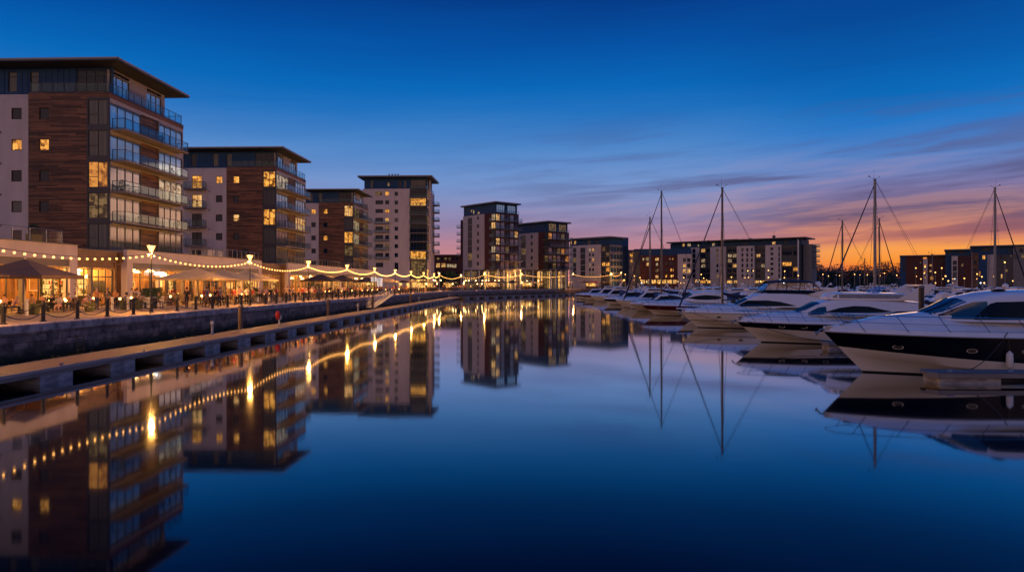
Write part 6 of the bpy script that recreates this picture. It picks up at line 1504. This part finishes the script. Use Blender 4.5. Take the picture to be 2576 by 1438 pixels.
for i in range(9):
    x_=7.9+4.0*i/8; zt_=4.32+.14*math.sin(PI*i/8); R.append([(x_,-1.15,zt_-.12),(x_,-1.1,zt_),(x_,-.5,zt_+.1),(x_,0,zt_+.12),(x_,.5,zt_+.1),(x_,1.1,zt_),(x_,1.15,zt_-.12)])
m.grid(R); m.build('canopy_top',MT['sailcover'],t,smooth=40)
m=MB()
xs_=[(7.35,7.95),(8.5,8.7),(9.4,9.5),(10.6,10.7),(11.9,11.85)]
for sg in (-1,1):
    for (a,b_),(c,e) in zip(xs_,xs_[1:]): m.quad((a,sg*1.2,3.6),(c,sg*1.2,3.6),(e,sg*1.14,4.24),(b_,sg*1.14,4.24))
m.quad((7.35,-1.2,3.6),(7.35,1.2,3.6),(7.95,1.14,4.24),(7.95,-1.14,4.24)); m.build('clear_panels',MT['clear'],t,fix=False)
m=MB()
for sg in (-1,1):
    for a,b_ in xs_: m.tube([(a,sg*1.21,3.55),(b_,sg*1.15,4.3)],.035,5)
    m.tube([(8.7,sg*1.18,4.2),(10.6,sg*1.2,3.65)],.02,4); m.tube([(11.9,sg*1.16,4.25),(12.7,sg*1.3,3.4)],.035,5)
m.build('canopy_frame',MT['navy'],t)
for sg in (-1,1):
    m=MB(); m.prism([(11.3,3.2),(13.6,2.6),(14.0,3.6),(13.2,3.7)],sg*1.36-.06,sg*1.36+.06,'y'); m.build('radar_arch',MT['gel'],t)
m=MB(); m.dome((0,0,0),.3,n=14,m=7); m.build('radar_dome',MT['gel'],t,(12.6,-.3,4.12),smooth=60); m=MB(); m.box(12.4,-1.3,3.66,13.9,1.3,3.8); m.build('radar_arch',MT['gel'],t)
for s,z in ((.20,1.06),(.335,1.04)): porthole(t,P,lambda q:.965,s,z,.22,.09)
bow_rail(t,P,sh,fl,.68,.05,.62,7,lean=.45); anchor(t,1.46)
# 4: maroon striped cruiser
Q=dict(L=11.6,B=1.9,zb=1.36,zs=1.2,rake=1.9,stripe='maroon',sb=(.80,.55),coach=[(0,.02),(.8,.14),(2.5,.42),(5,.62),(7,.6),(11.6,.3)],edge=.18,full=.45)
t=boat('motor_cruiser','low cruiser with a maroon hull band and a lens shaped side window',1613,90.5,-3)
P,sh,fl,bm_=make_hull(t,Q)
prof=[(5.0,2.0),(5.8,2.4),(6.6,2.95),(7.6,3.2),(8.8,3.28),(10,3.2),(10.8,2.9),(11,2.2)]
cab,side,top=superstructure(t,'cabin','gel',prof,[(5,1.9),(11,1.6)],[(5,.7),(5.8,1.3),(7,1.5),(11,1.5)],[(5,.7),(5.8,1.0),(7,1.2),(11,1.2)],n=50)
windscreen(t,top,5.1,6.5); side_window(t,side,[(5.9,2.3,2.33),(7,2.12,2.6),(8.2,2.08,2.72),(9.6,2.14,2.62),(10.5,2.35,2.38)],'tint')
for s,z in ((.16,1.05),(.36,1.0)): porthole(t,P,lambda q:.965,s,z,.2,.08)
bow_rail(t,P,sh,fl,.66,.05,.6,6,lean=.45); anchor(t,1.4)

# ------------------------------------------------------------------ smaller kinds, copied
def proto_cruiser(name,label,L,B,zb,hull,stripe,roofz,cover=None,fly=False,arch=True,cat='motor boat'):
    t=thing(name,label,cat)
    Q=dict(L=L,B=B,zb=zb,zs=zb*.88,rake=L*.13,stripe=stripe,sb=(zb*.66,zb*.42),hull=hull,coach=[(0,.02),(L*.08,.12),(L*.2,.36),(L*.36,.55),(L*.5,.5),(L,.25)],edge=.16,full=.45)
    P,sh,fl,bm_=make_hull(t,Q); zd=zb+.3
    prof=[(L*.33,zd+.25),(L*.40,zd+.6),(L*.47,roofz-.12),(L*.56,roofz),(L*.76,roofz-.02),(L*.88,roofz-.3),(L*.90,zd+.2)]
    c,side,top=superstructure(t,'cabin','gel',prof,[(L*.33,zd+.1),(L,zd-.2)],[(L*.33,B*.4),(L*.42,B*.72),(L,B*.8)],[(L*.33,B*.4),(L*.42,B*.56),(L,B*.62)],n=34)
    windscreen(t,top,L*.335,L*.465)
    side_window(t,side,[(L*.41,zd+.22,zd+.27),(L*.5,zd+.2,roofz-.3),(L*.72,zd+.2,roofz-.28),(L*.84,zd+.3,zd+.38)],'tint')
    if fly:
        f,fs,ft=superstructure(t,'flybridge','gel',[(L*.5,roofz+.02),(L*.53,roofz+.45),(L*.6,roofz+.5),(L*.82,roofz+.4)],[(L*.5,roofz-.05),(L,roofz-.1)],[(L*.5,B*.4),(L*.56,B*.58),(L,B*.6)],[(L*.5,B*.38),(L*.56,B*.54),(L,B*.56)],ext=.08,n=20)
        side_window(t,fs,[(L*.52,roofz+.1,roofz+.2),(L*.55,roofz+.1,roofz+.36),(L*.8,roofz+.08,roofz+.3)],'tint','fly_screen')
    if arch:
        m=MB(); z_=roofz+(.9 if fly else .35); m.tube([(L*.8,-B*.66,roofz-.4),(L*.86,-B*.6,z_),(L*.87,0,z_+.05),(L*.86,B*.6,z_),(L*.8,B*.66,roofz-.4)],.07,6); m.build('radar_arch',MT['gel'],t,smooth=50)
        m=MB(); m.dome((L*.865,0,z_+.2),.22,n=10,m=5); m.build('radar_dome',MT['gel'],t,smooth=60)
    if cover:
        R=[]
        for i in range(9):
            f=i/8; x_=L*(.62+.34*f); zz=(roofz+.02)*(1-f)+(zd+.35)*f+.25*math.sin(PI*f); R.append([(x_,-B*.8,zd-.1),(x_,-B*.7,zz-.25),(x_,-B*.3,zz),(x_,B*.3,zz),(x_,B*.7,zz-.25),(x_,B*.8,zd-.1)])
        m=MB(); m.grid(R); m.build('cockpit_cover',MT[cover],t,smooth=40)
    bow_rail(t,P,sh,fl,.6,.06,.6,5,lean=.35,two=False,ed=.16)
    return t
def sail_yacht(name,label,px,d,yaw,L,B,hm,mast_r,hull='gel',stripe='navy',covr='sailcover',mastm='mast',foreside=True,mx=.42,loc=None,group=None,jib=True):
    x_,y_=at(px,d) if loc is None else loc
    t=thing(name,label,'sailing yacht',(x_,y_,0),YAW+math.radians(yaw),group); ox=-L*mx    # mast foot at the origin
    Q=dict(L=L,B=B,zb=1.35,zs=1.0,rake=L*.12,stripe=stripe,sb=(1.1,.82),hull=hull,coach=[(0,.02),(L*.2,.05),(L*.3,.35),(L*.55,.42),(L*.62,.1),(L,.05)],edge=.08,full=.5)
    sub=bpy.data.objects.new('holder',None)
    P,sh,fl,bm_=make_hull(t,Q)
    m=MB()
    for sg in (-1,1): m.box(L*.34,sg*B*.58-.01,1.33,L*.54,sg*B*.58+.01,1.47)
    m.build('cabin_window',MT['tint'],t)
    kids_=list(t.children)
    for c in kids_: c.location=(ox,0,0)
    m=MB(); m.tube([(0,0,1.3),(0,0,hm)],[mast_r,mast_r*.8],8); ms=m.build('mast',MT[mastm],t,smooth=50)
    m=MB(); m.box(-.12,-.08,hm-.05,.12,.08,hm+.08); m.tube([(-.1,0,hm),(-.1,0,hm+1.1)],.012,4); m.tube([(0,0,hm+.05),(-.55,.1,hm+.35)],.012,4); m.tube([(0,0,hm+.05),(.45,-.1,hm+.3)],.012,4); m.tube([(.38,-.18,hm+.3),(.52,-.02,hm+.34)],.035,4); m.box(-.62,.06,hm+.3,-.5,.14,hm+.44); m.build('masthead_gear',MT['black'],ms)
    for z_ in ((hm*.42,) if hm<15 else (hm*.36,hm*.66)):
        m=MB(); w_=B*.5
        m.tube([(.05,-w_,z_+.06),(0,0,z_),(.05,w_,z_+.06)],.028,5); m.build('spreader',MT[mastm],ms)
    m=MB(); bz=2.35; m.tube([(.1,0,bz),(L*.36,0,bz+.1)],.075,6); bo=m.build('boom',MT[mastm],t,smooth=50)
    m=MB(); m.tube([(.05,0,bz+.75),(L*.1,0,bz+.42),(L*.24,0,bz+.3),(L*.35,0,bz+.2)],[.12,.24,.2,.1],8); m.build('sail_cover',MT[covr],bo,smooth=60)
    m=MB(); r_=.012+d*.00008
    bow=(ox+.3,0,1.4); stern=(ox+L-.2,0,1.15)
    m.tube([stern,(0.05,0,hm-.1)],r_,4); m.tube([(ox+L-.2,B*.35,1.1),(.05,0,hm-.2)],r_*.8,4)
    for sg in (-1,1):
        m.tube([(.1,sg*B*.92,1.2),(.05,sg*B*.5,hm*.42+.06),(0,0,hm-.15)],r_,4); m.tube([(-.5,sg*B*.9,1.2),(0,0,hm*.42)],r_*.8,4)
    m.build('rigging',MT['black'],t)
    m=MB(); m.tube([bow,(-.06,0,hm-.55)],[.075+d*.00025,.035+d*.0001] if jib else [r_,r_],6); m.build('furled_jib' if jib else 'forestay',MT[covr if covr!='greycover' else 'palemast'],t,smooth=50)
    m=MB()
    for sg in (-1,1):
        for s_ in [i/9 for i in range(1,10)]: b_=Vector(P(s_,sh(s_),fl,sg)); m.tube([(b_.x+ox,b_.y*.96,b_.z),(b_.x+ox,b_.y*.96,b_.z+.62)],.014,4)
        m.tube([(Vector(P(s_,sh(s_),fl,sg)).x+ox,P(s_,sh(s_),fl,sg)[1]*.96,sh(s_)+.62) for s_ in [i/18 for i in range(1,19)]],.01,4)
    m.build('guard_rail',MT['chrome'],t)
    return t
GS='sailing yachts among the marina boats'
def mast(label,px,py,d,L,B,r,yaw=0,**k):
    return sail_yacht('sailing_yacht',label,px,d,yaw,L,B,zat(py,d),r,group=GS,**k)
mast('sailing yacht with the second tallest mast, between the canopy cruiser and maroon one',1817,473,77,13,1.9,.15,0,mx=.40)
mast('sailing yacht with a pale plain bow, tall dark mast at its middle',1664,481,113,14,2.0,.16,0,mx=.47,stripe=None)
mast('sailing yacht with the shorter mast of the pair left of the maroon cruiser',1635,547,124,12,1.8,.15,0,mx=.40)
mast('sailing yacht with the tallest mast, behind the flybridge cruiser',2201,452,73,14,2.0,.17,0,mx=.42,mastm='palemast')
mast('sailing yacht with a short mast before the bright orange gap',2119,556,110,11,1.7,.15,0,mx=.36)
mast('sailing yacht with a thin mast just right of the tallest mast',2212,550,112,11,1.7,.13,180,mx=.38)
mast('sailing yacht with a mast above the dark blocks, jib furled to the right',2503,473,90,13,1.9,.16,180,mx=.42,mastm='palemast')
mast('small sailing yacht with a stubby mast before the tree line',2175,651,150,8,1.3,.10,0,mx=.4)
mast('small sailing yacht with a thin pale mast before the red brick block',2345,640,120,8,1.3,.07,0,mx=.4,mastm='palemast',jib=False)
mast('small sailing yacht with a thin pale mast right of the brick block',2445,632,105,8,1.3,.07,180,mx=.4,mastm='palemast',jib=False)
KINDS=[('motor_cruiser',9.5,1.6,1.15,'gel','navy',2.75,'sailcover',False,True,'navy banded cruiser'),('motor_cruiser',10.5,1.75,1.25,'gel',None,2.9,'bluecover',True,True,'white flybridge cruiser'),('motor_cruiser',8.0,1.4,1.0,'gel',None,2.35,'greycover',False,False,'small white day boat'),('motor_cruiser',11.5,1.85,1.3,'gel','maroon',3.05,None,True,True,'maroon banded flybridge cruiser'),('motor_cruiser',9.0,1.5,1.1,'beige',None,2.6,'sailcover',False,True,'cream hulled cruiser')]
PR=[proto_cruiser(k[0],'x',*k[1:10]) for k in KINDS]; firstuse=[True]*len(PR); cnt={}
def moor(k,x_,y_,rz,label,group):
    p=PR[k]
    if firstuse[k]:
        firstuse[k]=False; p.location=(x_,y_,0); p.rotation_euler=(0,0,rz); p['label']=label; p['group']=group; return p
    return dup(p,(x_,y_,0),rz,label,group)
front=[(1549,120,2,'white flybridge cruiser with its bow just past the pale yacht'),(1518,135,0,'navy banded cruiser fourth from the far end of the front row'),(1486,160,1,'white flybridge cruiser third from the far end of the front row'),(1462,172,3,'maroon banded cruiser second from the far end of the front row'),(1447,188,0,'farthest cruiser at the end of the front row'),(1585,104,4,'cream hulled cruiser left of the maroon banded one')]
front[0]=(1549,120,1,front[0][3])
for px,d,k,l in front:
    x_,y_=at(px,d); moor(k,x_,y_,YAW+math.radians(random.uniform(-4,2)),l,G1)
rn=random.Random(21)
for row,(xc,hd) in enumerate(((36,180),(50,0),(70,180),(85,0),(108,180))):
    d=46+row*9
    while d<215:
        k=rn.choice((0,0,1,1,2,3,4)); L=KINDS[k][1]
        px=1288+xc/d*F
        if px<2640 and not (row==0 and abs(d-73)<4):
            p=(xc+ (L+.6 if hd==180 else 0)) if hd==180 else xc
            w_=c2w(p,d)
            moor(k,w_[0],w_[1],YAW+(PI if hd==180 else 0)+math.radians(rn.uniform(-3,3)),'%s moored %s'%(KINDS[k][10],('just behind the front row','in the middle rows of the marina','in the middle rows of the marina','in the back rows of the marina','in the back rows of the marina')[row]),'boats '+('just behind the front row','in the middle rows','in the middle rows','in the back rows','in the back rows')[row])
        d+=rn.uniform(5.2,8.5)+row*1.4
# pontoons between the rows, finger with the float in front of the nearest cruiser
for i,(xc,l) in enumerate(((33,'long dark pontoon behind the sterns of the front row'),(62,'second long pontoon behind the middle rows'),(97,'third long pontoon among the back rows'))):
    t=thing('pontoon',l,'pontoon',c2w(xc,22)+(0,),YAW); m=MB(); m.box(-1.1,0,.35,1.1,210,.5); m.build('decking',MT['deckwood2'] if 'deckwood2' in MT else MT['kerb'],t); m=MB(); m.box(-.95,0,-.4,.95,210,.348); m.build('float',MT['float'],t)
MT['deckgrey']=timber_mat('weathered_decking',(.10,.10,.11),(.16,.16,.17),(.22,.22,.22),vert='deck',board=.145,rough=.65)
def finger(label,px0,d0,length,w_,fl_at):
    x_,y_=at(px0,d0); t=thing('finger_pontoon',label,'pontoon',(x_,y_,0),YAW+math.radians(-2),'finger pontoons beside the boats')
    m=MB(); m.prism([(0,w_*.3),(.25,0),(length,0),(length,w_),(.25,w_),(0,w_*.7)],.36,.46,'z'); m.build('decking',MT['deckgrey'],t)
    m=MB(); m.prism([(-.06,w_*.28),(.2,-.07),(length,-.07),(length,-.002),(.25,-.002),(-.002,w_*.3)],.26,.44,'z'); m.build('fender_strip',MT['kerb'],t)
    for a,l_ in fl_at:
        m=MB(); m.box(a,.05,-.4,a+l_,w_-.05,.355); m.build('float',MT['float'],t)
    for a in (.9,3.4): cleat(t,a,.3,.46)
    return t
finger('finger pontoon with a mottled float in front of the nearest navy banded cruiser',2345,28.6,9,1.35,((.35,2.5),(5.2,2.4)))
finger('finger pontoon end between the navy banded cruiser and flybridge cruiser',2075,43.5,10,1.2,((.3,.9),(5,2)))
finger('finger pontoon end between the flybridge cruiser and canopy cruiser',1905,58,10,1.2,((.3,1.2),(5,2)))
finger('finger pontoon end between the canopy cruiser and pale yacht',1712,85,10,1.2,((.3,1.2),(5,2)))
x_,y_=at(2318,42.5); pile('thick black mooring pile between the nearest two cruisers',x_,y_,zat(723,42.5),.17,'black')
x_,y_=at(2375,40); t=thing('outboard_motor','white outboard cowl raised on a post behind the nearest cruiser','outboard motor',(x_,y_,0)); m=MB(); m.prism([(-.42,0),(.42,0),(.40,.25),(.15,.52),(-.1,.56),(-.34,.40)],-.28,.28,'y'); o=m.build('cowl',MT['gel'],t,(0,0,zat(757,40))); bv=o.modifiers.new('b','BEVEL'); bv.width=.08; bv.segments=3; m=MB(); m.box(-.36,-.2,.2,.36,.2,zat(757,40)-.002); m.build('leg',MT['brown_frame'],t)

# fenders and mooring lines
def fender(label,x_,y_,z_):
    t=thing('fender',label,'fender',(x_,y_,z_),0,'fenders on the moored boats'); m=MB(); m.lathe([(.03,.40),(.06,.36),(.13,.28),(.14,0),(.13,-.28),(.06,-.36),(.001,-.38)],10); m.build('bumper',MT['bluecover' if z_>.9 else 'white_paint'],t,smooth=50); m=MB(); m.tube([(0,0,.38),(0,.06,.95)],.012,4); m.build('line',MT['black'],t)
def rope(label,A,B,sag=.25):
    A=Vector(A); B=Vector(B); m=MB(); m.tube([A.lerp(B,i/10)-A+Vector((0,0,-sag*(1-(2*i/10-1)**2))) for i in range(11)],.018,5); o=m.build('mooring_line',MT['black'],None,A,smooth=60); tag(o,label,'rope','mooring lines of the front row')
for l,px,d,z_ in (('white fender hanging amidships on the navy banded nearest cruiser',2540,29.9,.85),('blue fender low on the flybridge cruiser\'s near side',2230,46.4,.95),('blue fender on the canopy cruiser\'s near side',1990,62.8,.95),('blue fender on the maroon banded cruiser\'s near side',1770,88,.92)): x_,y_=at(px,d); fender(l,x_,y_,z_)
for l,a,b_ in (('mooring line from the nearest cruiser\'s cleat down to its finger pontoon',(2535,30.1,2.05),(2440,29.4,.5)),('mooring line from the flybridge cruiser\'s bow to the finger pontoon',(1880,48.6,1.55),(2085,44,.5)),('mooring line from the canopy cruiser\'s bow to the finger pontoon',(1735,65,1.5),(1915,58.6,.5))):
    p=at(a[0],a[1]); q=at(b_[0],b_[1]); rope(l,(p[0],p[1],a[2]),(q[0],q[1],b_[2]))
